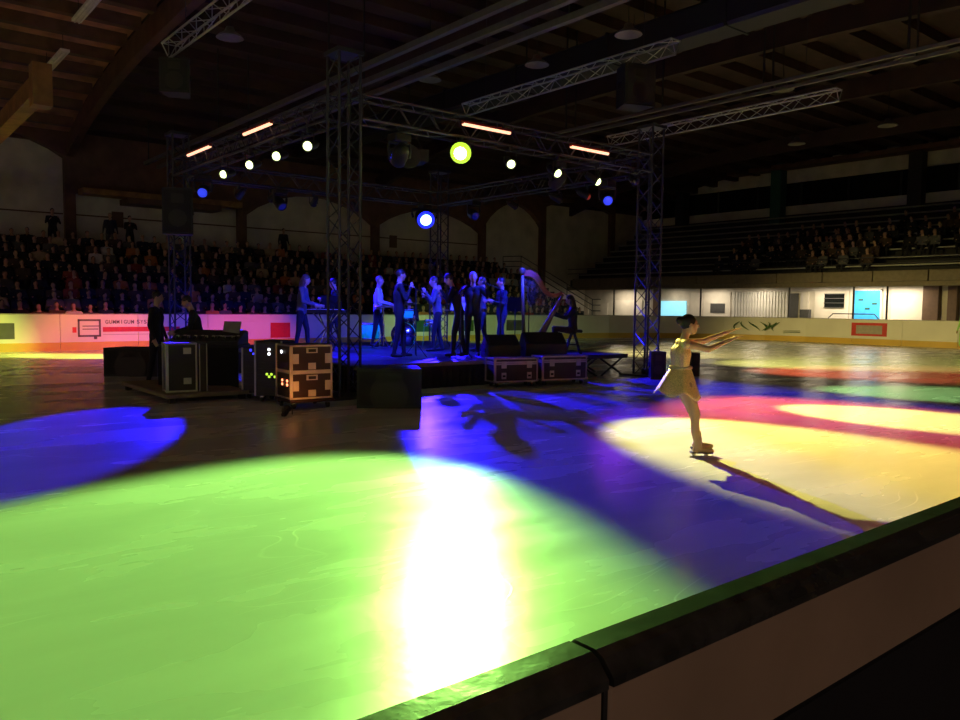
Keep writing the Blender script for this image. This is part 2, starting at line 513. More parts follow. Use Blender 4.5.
# ------------------------------------------------------------------ rink boards
def straight_panel(length, near=False):
    h = 1.2
    p = MB().box(0.006, length - .006, 0, .06, .0, h - .03).mesh('board_panel', 'board')
    k = MB().prism([(-.012, 0.0), (-.012, .25), (0, .27), (0, 0)], 0.006, length - .006, 'x').mesh('kick_plate', 'kick')
    c = MB().prism([(-.02, h - .03), (-.02, h - .008), (-.01, h), (.075, h), (.085, h - .008), (.085, h - .03)], 0.004, length - .004, 'x').mesh('cap_rail', 'cap')
    return p, k, c


boards = empty('rink_boards', (8, RY1, 0))
tag(boards, 'white rink boards with yellow kick plate on the far and end sides', 'rink boards')
PAN_L = 2.4
pm_, km_, cm_ = straight_panel(PAN_L)


def place_panel(root, x, y, a, meshes=(pm_, km_, cm_)):
    inv = root.matrix_world.inverted() if False else Matrix.Translation(-Vector(root.location))
    p = link('board_panel', meshes[0], root, inv @ Vector((x, y, 0)), (0, 0, a))
    link('kick_plate', meshes[1], p)
    link('cap_rail', meshes[2], p)
    return p


x = RX1 - RR
far_panels = []
while x > RX0 + RR + 1:
    far_panels.append((x - PAN_L, place_panel(boards, x - PAN_L, RY1, 0)))
    x -= PAN_L
# corner panels, chords of the arc
NC = 6
cl = 2 * (RR) * math.sin(R(90 / NC / 2))
cmesh = straight_panel(cl + .02)
for (cx, cy, a0) in ((RX1 - RR, RY1 - RR, 90), (RX1 - RR, RY0 + RR, 0)):
    for k in range(NC):
        a = R(a0 - 90.0 * k / NC)
        place_panel(boards, cx + RR * math.cos(a), cy + RR * math.sin(a), a - R(90) - R(90 / NC / 2), cmesh)
y = RY1 - RR
NE = 5
el = (RY1 - RR - (RY0 + RR)) / NE
emesh = straight_panel(el)
end_panels = []
for k in range(NE):
    end_panels.append((y, place_panel(boards, RX1, y, R(-90), emesh)))
    y -= el

# printed advertising on the far boards (thin printed sheets)
def far_sheet(name, x0, x1, z0, z1, m, d=.004):
    o = MB().box(x0 - 8, x1 - 8, -d, 0, z0, z1).build(name, m, boards)
    return o
# frame-shaped logo, lettering and red stripe on the lit board
lx0, lx1, lz0, lz1 = 6.02, 6.72, .44, 1.02
for a, b_, c, d in ((lx0, lx1, lz1 - .06, lz1), (lx0, lx1, lz0, lz0 + .06), (lx0, lx0 + .06, lz0, lz1), (lx1 - .06, lx1, lz0, lz1),
                    (lx0 + .14, lx1 - .06, .78, .81), (lx0 + .14, lx1 - .08, .68, .71), (lx1 - .22, lx1 - .12, .36, .46)):
    far_sheet('printed_logo_bar', a, b_, c, d, 'ink')
far_sheet('printed_square', 5.86, 5.98, .58, .76, 'red')
far_sheet('printed_stripe', 6.78, 9.3, .60, .76, 'red')
far_sheet('printed_stripe', 6.78, 9.3, .50, .515, 'paleink')
for wd_, u0, wl in (('GUMMIGUM', 6.86, .93), ('SYSTEM', 7.86, .68)):
    for i_, ch_ in enumerate(wd_):
        cw = wl / len(wd_)
        tm = text_mesh(ch_, .18, 'ink', width=cw * (.2 if ch_ == 'I' else .8), bold=True)
        link('letter', tm, boards, (u0 + cw * (i_ + (.3 if ch_ == 'I' else 0)) - 8, -.006, .87), (R(90), 0, 0))
far_sheet('printed_sheet', 3.4, 4.22, .4, .9, 'greypanel')
# red and white poster behind the mixing place
far_sheet('printed_sheet', 10.9, 13.6, .90, 1.12, 'white', .006)
far_sheet('printed_sheet', 12.7, 13.5, .30, .88, 'red', .005)
for k in range(5):
    far_sheet('printed_stripe', 13.55, 14.2, .34 + .11 * k, .40 + .11 * k, 'white', .005)
for a, b_, m in ((21.6, 22.6, 'greenink'), (24.6, 25.6, 'greypanel'), (19.4, 20.4, 'teal')):
    far_sheet('printed_sheet', a, b_, .45, .95, m)

# advertising on the end boards: coordinates along y
def end_sheet(name, y0, y1, z0, z1, m, d=.004):
    return MB().box(RX1 - d - 8, RX1 - 8, y0 - RY1, y1 - RY1, z0, z1).build(name, m, boards)
RS = (17.9, 16.25)
end_sheet('printed_sheet', RS[1], RS[0], .40, 1.02, 'red', .004)
end_sheet('printed_sheet', RS[1] + .22, RS[0] - .22, .50, .90, 'paleink', .007)
tm = text_mesh('ICE SHOW', .2, 'ink', width=.9) if False else None
# pale green print with dark leaf-like strokes on the bend
def arc_pt(a, z, off):
    return (RX1 - RR + (RR - off) * math.cos(R(a)) - 8, RY1 - RR + (RR - off) * math.sin(R(a)) - RY1, z)
for k in range(7):
    a0 = 24.0 - k * 2.6 + (1.5 if k > 3 else 0)
    pts = []
    for i in range(6):
        t = i / 5
        pts.append(arc_pt(a0 + 2.2 * math.sin(t * 2.6 + k), .95 - .45 * t, .16))
    MB().tube(pts, .02, 5, rads=[.012, .03, .045, .04, .025, .01]).build('printed_stroke', 'greenink', boards)
for z in (.42, .5):
    pts = [arc_pt(8.0 - i * 1.6, z + .01 * i, .13) for i in range(5)]
    MB().tube(pts, .014, 5).build('printed_stroke', 'greenink', boards)

# near boards at the photographer's side
near = empty('rink_boards', (0.67, RY0, 0))
tag(near, 'near rink boards with wet dark cap rail and beige back panels', 'rink boards')
seam = 0.67
NP = [seam + PAN_L * k for k in range(-3, 12)]
L_ = PAN_L
inner = MB().box(.005, L_ - .005, -.03, 0, 0, 1.165).mesh('board_panel', 'board')
kickn = MB().prism([(0, 0), (.012, 0), (.012, .25), (0, .27)], .005, L_ - .005, 'x').mesh('kick_plate', 'kick')
g = .004
capn = MB()
capn.prism([(.004, 1.165), (.004, 1.192), (-.004, 1.2), (-.040, 1.2), (-.052, 1.194), (-.068, 1.176), (-.068, 1.165)], g, L_ - g, 'x')
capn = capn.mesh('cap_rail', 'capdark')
backn = MB().cbox(g * 1.5, L_ - g * 1.5, -.062, -.045, 1.0, 1.163, .004).mesh('back_panel', 'beige')
lown = MB().box(.003, L_ - .003, -.052, -.032, 0.0, .985).mesh('lower_panel', 'black')
postn = MB().box(-.03, .03, -.045, -.03, 0, 1.16).mesh('support_post', 'black')
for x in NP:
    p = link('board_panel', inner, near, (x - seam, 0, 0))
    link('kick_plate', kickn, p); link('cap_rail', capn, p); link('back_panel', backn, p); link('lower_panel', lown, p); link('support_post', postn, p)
# rubber joint strip where two cap rails meet
MB().box(-.0035, .0035, -.060, -.002, 1.10, 1.172).build('joint_strip', 'rubber', near)

# ------------------------------------------------------------------ far stand (crowded)
ROWS = 9
def row_y(i): return 30.0 + .93 * i
def row_z(i): return .28 + .38 * i
fs = empty('grandstand', (17, 29.5, 0))
tag(fs, 'dark stepped stand packed with seated spectators behind the boards', 'grandstand')
for i in range(ROWS + 1):
    MB().box(-17, 15.6, row_y(i) - .45 - 29.5, (row_y(i) + .48 - 29.5) if i < ROWS else 8.7, -.05, row_z(i)).build('tier', 'darkstand', fs)
for i in range(ROWS):
    MB().box(-17, 15.0, row_y(i) - .02 - 29.5, row_y(i) + .34 - 29.5, row_z(i), row_z(i) + .40).build('bench', 'darkstand', fs)
MB().box(-17, 15.6, -.12, -.04, -.05, 1.02).build('front_parapet', 'darkstand', fs)
# stair railing at the end of the stand
sr = empty('stair_railing', (32.7, 29.6, 0))
top = [(0, 8.3, 4.75), (0, 6.6, 4.7), (0, 0.6, 2.05), (0, 0.0, 2.05)]
for dz in (0, -.32, -.64):
    MB().tube([(p[0], p[1], p[2] + dz) for p in top], .025, 6).build('rail', 'alublack', sr)
for t in ((0, 8.3, 4.75), (0, 6.6, 4.7), (0, 4.6, 3.82), (0, 2.6, 2.93), (0, .6, 2.05)):
    MB().cyl((t[0], t[1], max(-.05, t[2] - 1.05)), t, .025, n=6).build('post', 'alublack', sr)
tag(sr, 'dark metal stair railing descending at the end of the crowded stand', 'railing')
sc_ = empty('stairs', (32.75, 29.6, 0))
for i in range(16):
    MB().box(0, 1.3, i * .5, 8.9, i * .23 - .05 if i else -.05, i * .23 + .23).build('step', 'darkstand', sc_)
tag(sc_, 'dark concrete stairs beside the crowded stand', 'stairs')

# ------------------------------------------------------------------ end stand over the lit passage
es = empty('grandstand', (38.6, 22, 0))
tag(es, 'raised end stand of grey bench rows above the lit passage', 'grandstand')
NT = 9
for i in range(NT):
    MB().box(.3 + i * .82, 8.4, -22, 16, 3.0 + (i * .44 if i else 0), 3.44 + i * .44).build('tier', 'darkstand', es)
    MB().box(.42 + i * .82, .72 + i * .82, -20, 15.5, 3.44 + i * .44 + .30, 3.44 + i * .44 + .36).build('bench', 'bench', es)
MB().box(.0, .3, -22, 16, 2.76, 2.98).build('beam', 'fascia', es)
for k in range(15):
    MB().cbox(-.06, .3, -22 + k * 2.5 + .02, -22 + (k + 1) * 2.5 - .02, 2.99, 3.5, .02).build('fascia_panel', 'fascia', es)
MB().box(.3, 4, -22, 16, 2.9, 3.0).build('underside_slab', 'fascia', es)
pst = MB().cyl((0, 0, -.05), (0, 0, 2.76), .05, n=8).mesh('support_post', 'black')
for y in (34.0, 30.3, 27.4, 21.9, 18.5, 16.9, 12.6, 9.0):
    link('support_post', pst, es, (.25, y - 22, 0))
# front railing of the stand
for z in (3.85, 4.15):
    MB().cyl((.05, -22, z), (.05, 16, z), .02, n=6).build('rail', 'alublack', es)

we = empty('wall_end', (47, 22, 0)); tag(we, 'end wall with dark window band above the raised stand', kind='structure')
MB().box(0, .3, -26, 16.6, -.05, 7.6).build('lower_wall', 'darkstand', we)
MB().box(0, .3, -26, 16.6, 7.6, 8.15).build('parapet', 'wall', we)
MB().box(.1, .3, -26, 16.6, 8.15, 9.6).build('window_band', 'glassdark', we)
MB().box(0, .3, -26, 16.6, 9.6, 11.4).build('upper_wall', 'wall', we)
mul = MB().box(.02, .12, -.05, .05, 8.15, 9.6).mesh('window_mullion', 'black')
for k in range(12):
    link('window_mullion', mul, we, (0, -20 + 3 * k, 0))
for y, m in ((27.2, 'teal'), (18.9, 'darkpil'), (11, 'darkpil'), (34.5, 'darkpil')):
    MB().box(-.9, -.2, y - 22 - .35, y - 22 + .35, 6.9, 11.0).build('pillar', m, we)
MB().box(-1.4, -.3, -26, 16.6, 10.35, 10.6).build('ceiling_beam', 'wood', we)

# passage wall under the stand
wp = empty('wall_passage', (41, 22, 0)); tag(wp, 'lit white passage wall under the end stand', kind='structure')
def pw(name, ya, yb, z0, z1, m, t=.06, x0=0.0):
    return MB().box(x0 - t, x0, min(ya, yb) - 22, max(ya, yb) - 22, z0, z1).build(name, m, wp)
MB().box(0, .2, -22, 18, -.05, 2.9).build('wall_slab', 'wall', wp)
pw('panel', 35.7, 33.4, 0, 2.1, 'white')
pw('panel', 29.6, 28.75, 0, 2.55, 'white'); pw('panel', 28.7, 26.8, 0, 2.6, 'white')
pw('notice', 28.15, 27.15, 1.36, 1.92, 'greypanel', .03, -.06)
pw('cyan_screen', 31.9, 29.95, 1.0, 2.05, 'tvcyan', .08)
pw('column', 32.4, 32.0, 0, 2.9, 'brown', .2)
pw('dark_opening', 23.1, 22.55, 0.6, 2.5, 'greypanel', .05)
pw('panel', 22.4, 21.95, 0, 2.55, 'white', .09)
pw('panel', 21.6, 19.75, 0, 2.62, 'white'); pw('panel', 19.7, 17.8, 0, 2.85, 'white')
pw('panel', 17.6, 16.1, 0, 2.7, 'white')
wnd = pw('window_pane', 21.05, 19.98, 1.72, 2.46, 'glassdark', .03, -.06)
for z in (1.72, 1.96, 2.2, 2.44):
    MB().box(-.11, -.09, 19.96 - 22, 21.07 - 22, z, z + .04).build('window_slat', 'greypanel', wnd)
dr = pw('lit_door', 19.45, 18.1, 0, 2.62, 'bluedoor', .05, -.06)
for ya, yb, z0, z1 in ((19.5, 19.42, 0, 2.68), (18.1, 18.02, 0, 2.68), (19.5, 18.02, 2.62, 2.7)):
    MB().box(-.14, -.05, yb - 22, ya - 22, z0, z1).build('door_frame', 'white', dr)
for ya, z in ((19.1, 2.1), (18.75, 1.65), (18.4, 1.9)):
    MB().box(-.125, -.11, ya - .12 - 22, ya + .12 - 22, z, z + .1).build('door_sticker', 'ledblue' if False else 'teal', dr)
# corrugated sheeting
rib = MB().prism([(-.08, -.09), (-.02, -.06), (0, -.02), (0, .02), (-.02, .06), (-.08, .09)][::-1], .0, 2.6, 'z').mesh('sheet_rib', 'white_door')
sheet = pw('corrugated_sheet', 26.7, 23.15, 0, 2.6, 'white_door', .02)
rib2 = MB().box(-.10, -.02, -.05, .05, 0, 2.6).mesh('sheet_rib', 'white_door')
for k in range(19):
    link('sheet_rib', rib2, sheet, (0, 26.55 - 22 - k * .185, 0))
pw('brown_column', 16.0, 15.3, 0, 2.9, 'brown', .4); pw('brown_column', 14.9, 14.5, 0, 2.9, 'brown', .4)
pw('grey_locker', 22.3, 21.8, 0, 1.62, 'greypanel', .3)
for k, (ya, yb, zz) in enumerate(((39.5, 38.2, 2.2), (37.6, 36.4, 1.9))):
    pw('panel', ya, yb, 0, zz, 'wall', .05)
# handrail before the blue door
hr = empty('handrail', (39.6, 19, 0))
MB().tube([(0, 1.4, 0), (0, 1.4, .9), (0, .9, 1.42), (0, -1.2, 1.42), (0, -1.4, 1.2), (0, -1.4, -.05)], .03, 6).build('rail', 'alublack', hr)
tag(hr, 'dark tubular handrail in front of the blue lit door', 'handrail')

# warm tubes lighting the passage
def passage_lamp(y, power, col=(1.0, .83, .60), lab=''):
    o = empty('ceiling_lamp', (40.0, y, 2.9))
    MB().box(-.08, .08, -.62, .62, -.05, 0).build('housing', 'white', o)
    MB().box(-.06, .06, -.6, .6, -.09, -.05).build('diffuser', 'warmtube', o)
    ld = bpy.data.lights.new('lamp_light', 'AREA'); ld.shape = 'RECTANGLE'; ld.size = .12; ld.size_y = 1.2
    ld.energy = power; ld.color = col
    lo = bpy.data.objects.new('lamp_light', ld); COL.objects.link(lo); lo.parent = o; lo.location = (0, 0, -.11)
    tag(o, lab, 'ceiling lamp', 'tube lamps under the end stand')


for y, p, lab in ((34.6, 30, 'lit tube lamp over the white panel beside the far tower'), (30.6, 12, 'lit tube lamp above the cyan screen'),
                  (27.7, 26, 'lit tube lamp above the grey notice panel'), (24.6, 26, 'lit tube lamp above the corrugated white sheeting'),
                  (20.9, 26, 'lit tube lamp above the dark passage window'), (18.7, 60, 'lit tube lamp above the blue lit door'),
                  (17.0, 50, 'lit tube lamp between the blue door and brown column')):
    passage_lamp(y, p * 1.7, lab=lab)


# ------------------------------------------------------------------ trusses
def truss(name, p0, p1, w, label, cat, m='alublack', bay=.34, rc=.026, rb=.011, base=False, tri=False, group=None):
    p0, p1 = Vector(p0), Vector(p1)
    L = (p1 - p0).length
    d = (p1 - p0).normalized()
    if abs(d.z) > .9:
        q = Matrix(((0, 0, -1), (0, 1, 0), (1, 0, 0))).to_quaternion()
    else:
        up = Vector((0, 0, 1)); sd = up.cross(d).normalized()
        q = Matrix((d, sd, up)).transposed().to_quaternion()
    o = empty(name, p0, q)
    h = w / 2
    cs = [(-h, h), (h, h), (0, -h)] if tri else [(-h, -h), (h, -h), (h, h), (-h, h)]
    cme = MB().cyl((0, 0, 0), (L, 0, 0), rc, n=8).mesh('chord', m)
    for a, b_ in cs:
        link('chord', cme, o, (0, a, b_))
    n = max(2, round(L / bay)); bl = L / n
    for fi in range(len(cs)):
        a, b_ = Vector((0, *cs[fi])), Vector((0, *cs[(fi + 1) % len(cs)]))
        ln = (b_ - a + Vector((bl, 0, 0))).length
        bme = MB().cyl((0, 0, 0), (ln, 0, 0), rb, n=5).mesh('brace', m)
        for k in range(n):
            s0 = a if k % 2 == 0 else b_
            s1 = b_ if k % 2 == 0 else a
            st = s0 + Vector((k * bl, 0, 0)); en = s1 + Vector(((k + 1) * bl, 0, 0))
            link('brace', bme, o, st, Vector((1, 0, 0)).rotation_difference((en - st).normalized()))
        for xx in (0, L):
            rl = (b_ - a).length
            rme = MB().cyl((0, 0, 0), (rl, 0, 0), rb * 1.3, n=5).mesh('end_rung', m)
            link('end_rung', rme, o, a + Vector((xx, 0, 0)), Vector((1, 0, 0)).rotation_difference((b_ - a).normalized()))
    if base:
        MB().box(0, .03, -.45, .45, -.45, .45).build('base_plate', m, o)
        MB().box(L - .02, L + .05, -h - .05, h + .05, -h - .05, h + .05).build('head_block', m, o)
        MB().box(4.55, 5.4, -h - .06, h + .06, -h - .06, h + .06).build('sleeve_block', m, o) if False else None
    tag(o, label, cat, group)
    return o


TX0, TX1, TY0, TY1 = 6.75, 14.9, 12.0, 20.4
truss('truss_tower', (TX0, TY0, 0), (TX0, TY0, 5.8), .40, 'dark truss tower in the middle, beside the stacked flight cases', 'truss tower', base=True)
truss('truss_tower', (TX1, TY0, 0), (TX1, TY0, 5.8), .40, 'blue lit truss tower on the ice between the harpist and the skater', 'truss tower', base=True)
truss('truss_tower', (TX0, TY1, 0), (TX0, TY1, 5.8), .40, 'truss tower carrying the black loudspeaker, in front of the crowd', 'truss tower', base=True)
truss('truss_tower', (TX1, TY1, 0), (TX1, TY1, 5.8), .40, 'farthest truss tower at the back of the stage', 'truss tower', base=True)
e_ = .24
truss('lighting_truss', (TX0 + e_, TY0, 4.95), (TX1 - e_, TY0, 4.95), .40, 'roof truss over the stage front with the glaring lime lamp', 'lighting truss')
truss('lighting_truss', (TX0, TY0 + e_, 4.95), (TX0, TY1 - e_, 4.95), .40, 'roof truss with a row of four lime lamps towards the crowd', 'lighting truss')
truss('lighting_truss', (TX0 + e_, TY1, 4.95), (TX1 - e_, TY1, 4.95), .40, 'rear roof truss carrying the bright blue lamp', 'lighting truss')
truss('lighting_truss', (TX1, TY0 + e_, 4.95), (TX1, TY1 - e_, 4.95), .40, 'roof truss along the harp side of the stage', 'lighting truss')
# flown trusses under the roof
for (x, y0, y1, lab) in ((5.76, 9.0, 17.9, 'silver flown truss under the ceiling with a loudspeaker near the wooden strut'),
                         (13.75, 10.5, 17.6, 'silver flown truss over the stage with a loudspeaker near its end'),
                         (19.85, 10.05, 17.7, 'silver flown truss over the open ice behind the skater')):
    t = truss('flown_truss', (x, y0, 7.05), (x, y1, 7.05), .30, lab, 'flown truss', m='alu', bay=.42, rc=.024, rb=.010, tri=True)
    for f in (.12, .88):
        yy = (y1 - y0) * f
        MB().cyl((yy, 0, .15), (yy, 0, vault(y0 + yy) - 7.05 - .05), .008, n=5).build('hoist_chain', 'alublack', t)

# ceiling services: ducts / rails hung under the roof
def hung_rails(name, xs_z, y0, y1, r, m, lab, cat):
    o = empty(name, (xs_z[0][0], y0, xs_z[0][1]))
    for x, z in xs_z:
        MB().box(x - xs_z[0][0] - r, x - xs_z[0][0] + r, 0, y1 - y0, z - xs_z[0][1] - r, z - xs_z[0][1] + r).build('rail', m, o)
    for k in range(5):
        yy = .5 + (y1 - y0 - 1) * k / 4
        for x, z in (xs_z[0], xs_z[-1]):
            MB().box(x - xs_z[0][0] - .02, x - xs_z[0][0] + .02, yy - .02, yy + .02, z - xs_z[0][1], vault(y0 + yy) - xs_z[0][1] - .02).build('hanger', 'black', o)
    tag(o, lab, cat)


M['railgrey'] = mat('grey_service_rail', (0.11, 0.10, 0.10), 0.5)
hung_rails('service_rail', ((10.5, 7.6), (11.05, 7.5), (11.6, 7.4)), 3.0, 36.0, .07, 'railgrey', 'three parallel grey service rails hung under the roof above the stage', 'ceiling rail')
hung_rails('service_rail', ((19.3, 7.55), (19.75, 7.5)), 4.0, 19.7, .045, 'railgrey', 'thin pair of service rails under the roof over the open ice', 'ceiling rail')
# long duct, dark box along y
o = empty('air_duct', (18.2, 4, 9.2))
MB().cbox(-.5, .5, 0, 32, -.4, .4, .08).build('duct_body', 'black', o)
for k in range(9):
    MB().box(-.53, .53, k * 4 - .03, k * 4 + .03, -.43, .43).build('duct_flange', 'black', o)
for k in range(5):
    MB().box(-.02, .02, 2 + k * 7, 2.04 + k * 7, .4, 1.9 if k < 4 else 1.5).build('hanger', 'black', o)
tag(o, 'long dark rectangular air duct hung below the ceiling', 'air duct')


# unlit tube fittings on the ceiling and round pendant lamps
def tube_fitting(x, y0, y1, z, lab):
    o = empty('tube_fitting', (x, y0, z))
    MB().box(-.14, .14, 0, y1 - y0, 0, .08).build('housing', 'tube_off', o)
    for s in (-.06, .06):
        MB().cyl((s, .05, -.03), (s, y1 - y0 - .05, -.03), .022, n=6).build('tube', 'tube_off', o)
    for yy in (.3, y1 - y0 - .3):
        MB().cyl((0, yy, .08), (0, yy, vault(y0 + yy) - z - .02), .01, n=5).build('hanger', 'black', o)
    tag(o, lab, 'tube lamp', 'unlit tube fittings on the ceiling')


def pendant(x, y, z, lab):
    o = empty('pendant_lamp', (x, y, z))
    MB().lathe([(.02, .30), (.10, .28), (.14, .16), (.30, .06), (.36, .0), (.34, .0), (.27, .05), (.1, .14), (0.001, .15)], 16).build('shade', 'lampdome', o, smooth=True)
    MB().cyl((0, 0, .3), (0, 0, vault(y) - z - .02), .012, n=5).build('stem', 'black', o)
    tag(o, lab, 'pendant lamp', 'round pendant lamps under the roof')


for y0, y1, lab in ((20.6, 27.2, 'long unlit tube fitting at the top edge beside the ceiling arch'), (28.8, 32.0, 'shorter unlit tube fitting above the wooden strut')):
    tube_fitting(5.97, y0, y1, min(vault(y0), vault(y1)) - .62, lab)
for x, y, lab in ((14.5, 20.4, 'round pendant lamp above the glaring lime lamp'), (15.95, 17.1, 'round pendant lamp over the flown truss above the stage'),
                  (15.97, 13.7, 'round pendant lamp near the end of the flown truss'), (23.6, 13.8, 'round pendant lamp over the thin service rails'),
                  (23.4, 9.95, 'round pendant lamp nearest the top of the thin service rails'), (8.26, 20.75, 'round pendant lamp beside the flown truss near the strut'),
                  (31.7, 17.8, 'round pendant lamp before the pillar coloured for green light'), (31.1, 13.8, 'round pendant lamp before the dark pillar')):
    pendant(x, y, 8.6, lab)


# ------------------------------------------------------------------ show lamps
V_ = Vector
def spot_light(parent, power, col, angle, blend=.5, size=.06, off=.02):
    ld = bpy.data.lights.new('lamp_light', 'SPOT')
    ld.energy = power * PW; ld.color = col; ld.spot_size = R(angle); ld.spot_blend = blend; ld.shadow_soft_size = size
    lo = bpy.data.objects.new('lamp_light', ld); COL.objects.link(lo); lo.parent = parent; lo.location = (0, 0, -off)
    return lo


PAR = {}
def par_meshes():
    can = MB()
    can.lathe([(.0, .30), (.05, .30), (.075, .24), (.085, .14), (.09, .0), (.105, -.03), (.100, -.03), (.085, .01), (.08, .0), (0.001, .02)], 16)
    PAR['can'] = can.mesh('can', 'black', True)
    PAR['lens'] = lambda m: MB().lathe([(.001, -.085), (.04, -.078), (.07, -.055), (.082, -.02), (.08, .0), (.001, .0)], 16).mesh('lens', m, True)
    PAR['handle'] = MB().box(-.03, .03, -.012, .012, .29, .36).mesh('cable_gland', 'black')


par_meshes()
LENS = {}


def par(pos, target, lens, label, light=None, drop=.30, group='lamps on the stage roof', scale=1.0, halo=None):
    """lamp can at pos, aimed at target; its yoke hangs from the truss above"""
    pos = Vector(pos); d = (Vector(target) - pos).normalized()
    q = d.to_track_quat('-Z', 'Y')
    drop = 4.735 - pos.z
    o = empty('stage_lamp', pos)
    if lens not in LENS:
        LENS[lens] = PAR['lens'](lens)
    h = link('can', PAR['can'], o, (0, 0, 0), q); h.scale = (scale,) * 3
    l = link('lens', LENS[lens], h)
    link('cable_gland', PAR['handle'], h)
    if halo:
        MB().lathe([(.06, -.062), (.10, -.05), (.104, -.03), (.06, -.03)], 18).build('halo_ring', halo, h, True)  # glowing rim added to stand for the glare halo
    # yoke: two cheeks and a crossbar, clamped to the truss chord
    sd = d.cross(Vector((0, 0, 1))).normalized() * .12 * scale
    yk = MB()
    yk.tube([sd, sd + Vector((0, 0, drop * .7)), -sd + Vector((0, 0, drop * .7)), -sd], .012, 6)
    yk.build('yoke', 'black', o)
    MB().box(-.03, .03, -.03, .03, drop * .7, drop + .02).build('clamp', 'alublack', o)
    if light:
        spot_light(h, *light, off=.12)
    tag(o, label, 'stage lamp', group)
    return o


LIME = (0.42, 1.0, 0.16)
YEL = (1.0, 0.88, 0.17)
RED = (1.0, 0.12, 0.02)
ORG = (1.0, 0.30, 0.05)
BLU = (0.012, 0.004, 1.0)
ZP = 4.46
G_F = 'lamps along the stage front truss'
FY = TY0 - .2
par((9.11, FY, ZP), (.1, 3.0, 0), 'lens_hot', 'brightest lime lamp hanging over the stage front', (13500, LIME, 32, .45, .11), group=G_F, scale=1.9, halo='halo_lime')  # can and lens enlarged to cover the lamp's glare
par((10.35, FY, ZP - .06), (8.3, 4.65, 0), 'lens_lime', 'pale lime lamp next to the brightest one on the front truss', (12500, YEL, 27.5, .5), group=G_F)
par((11.63, FY, ZP - .09), (12.3, 5.1, 0), 'lens_lime', 'pale lime lamp below the second orange tube on the front truss', (15000, YEL, 19, .5), group=G_F)
par((12.84, FY, ZP - .13), (16.6, 6.0, 0), 'lens_lime', 'last pale lime lamp of the front truss, beside the blue lit tower', (3600, (.5, 1.0, .3), 26, .6), group=G_F)
G_L = 'lamps along the truss towards the crowd'
LX = TX0 - .2
par((LX, 12.93, ZP - .06), (-5.0, 6.0, 0), 'lens_lime', 'largest of four lime lamps in a row, nearest the middle tower', (15000, LIME, 26, .6), group=G_L)
par((LX, 14.21, ZP - .06), (-7.0, 7.6, 0), 'lens_lime', 'second of four lime lamps from the middle tower', (15000, LIME, 24, .6), group=G_L)
par((LX, 15.47, ZP - .06), (-8.0, 9.0, 0), 'lens_lime', 'third of four lime lamps from the middle tower', (10000, ORG, 24, .6), group=G_L)
par((LX, 16.86, ZP - .08), (-8.0, 12.0, 0), 'lens_lime', 'smallest of four lime lamps, nearest the loudspeaker tower', (10000, ORG, 24, .6), group=G_L)
par((7.45, TY1 + .2, ZP), (3.3, 27.3, .2), 'lens_dim', 'black lamp aimed at the boards beside the loudspeaker tower', (4500, (.9, 1., .12), 26, .9), group=G_L)
G_R = 'lamps along the rear truss'
par((9.3, TY1 + .2, ZP), (5.4, 25.2, 0), 'lens_dim', 'black lamp on the rear truss aimed at the ice before the boards', (9000, (.85, 1., .1), 19, .5), group='lamps along the rear truss')
RY = TY1 + .2
par((8.4, RY, ZP), (6.7, 27.7, .1), 'lens_red', 'dim red lamp on the rear truss aimed at the boards', (3300, (1.0, .20, .03), 34, .7), group=G_R)
par((10.6, RY, ZP), (11.6, 27.8, .1), 'lens_red', 'second dim red lamp on the rear truss', (1900, (1.0, .12, .06), 32, .7), group=G_R)
par((12.0, RY, ZP), (20.5, 26.6, 0), 'lens_dim', 'unlit looking lamp on the rear truss', (2400, (.6, 1.0, .3), 42, .8), group=G_R)
G_S = 'lamps along the harp side truss'
RX_ = TX1 + .2
par((RX_, 15.2, ZP), (24, 11, 0), 'lens_dim', 'black lamp on the harp side truss aimed at the open ice', (9000, (.95, .85, .2), 40, .8), group=G_S)
par((RX_, 17.0, ZP), (27.0, 17.0, 0), 'lens_dim', 'black lamp on the harp side truss aimed at the end boards', (8000, (1., .78, .25), 50, .8), group=G_S)
par((RX_, 14.2, ZP), (21, 8.6, 0), 'lens_red', 'dim red lamp on the harp side truss above the blue lit tower', (4500, (1.0, .14, .05), 40, .7), group=G_S)
par((14.1, FY, ZP), (11.0, 4.8, 0), 'lens_dim', 'dark lamp at the tower end of the front truss', (8000, RED, 44, .8), group=G_F)


def moving_head(pos, target, lens, label, light, drop=.45, s=1.0, halo=None):
    pos = Vector(pos); d = (Vector(target) - pos).normalized()
    q = d.to_track_quat('-Z', 'Y')
    drop = 4.735 - pos.z
    o = empty('moving_head_lamp', pos)
    h = MB()
    h.lathe([(.001, .26), (.10, .25), (.14, .16), (.15, .02), (.135, -.12), (.12, -.14), (.115, -.12), (.001, -.11)], 18)
    hh = h.build('head', 'black', o, True, (0, 0, 0), q); hh.scale = (s,) * 3
    MB().lathe([(.001, -.135), (.07, -.132), (.112, -.122), (.112, -.115), (.001, -.115)], 18).build('lens', lens, hh, True)
    if halo:
        MB().lathe([(.085, -.150), (.13, -.145), (.135, -.13), (.085, -.13)], 18).build('halo_ring', halo, hh, True)  # added glowing rim, stands for the halo of glare
    sd = Vector((d.y, -d.x, 0)).normalized() * .2 * s
    y = MB(); y.tube([sd * .9, sd + Vector((0, 0, .12)), sd + Vector((0, 0, .26)), -sd + Vector((0, 0, .26)), -sd + Vector((0, 0, .12)), -sd * .9], .035, 8)
    y.build('yoke', 'black', o)
    MB().cbox(-.17, .17, -.15, .15, .27, drop - .04, .02).build('base', 'black', o)
    MB().box(-.03, .03, -.03, .03, drop - .04, drop + .03).build('clamp', 'alublack', o)
    spot_light(hh, *light, off=.17)
    tag(o, label, 'moving lamp', 'moving head lamps on the stage roof')


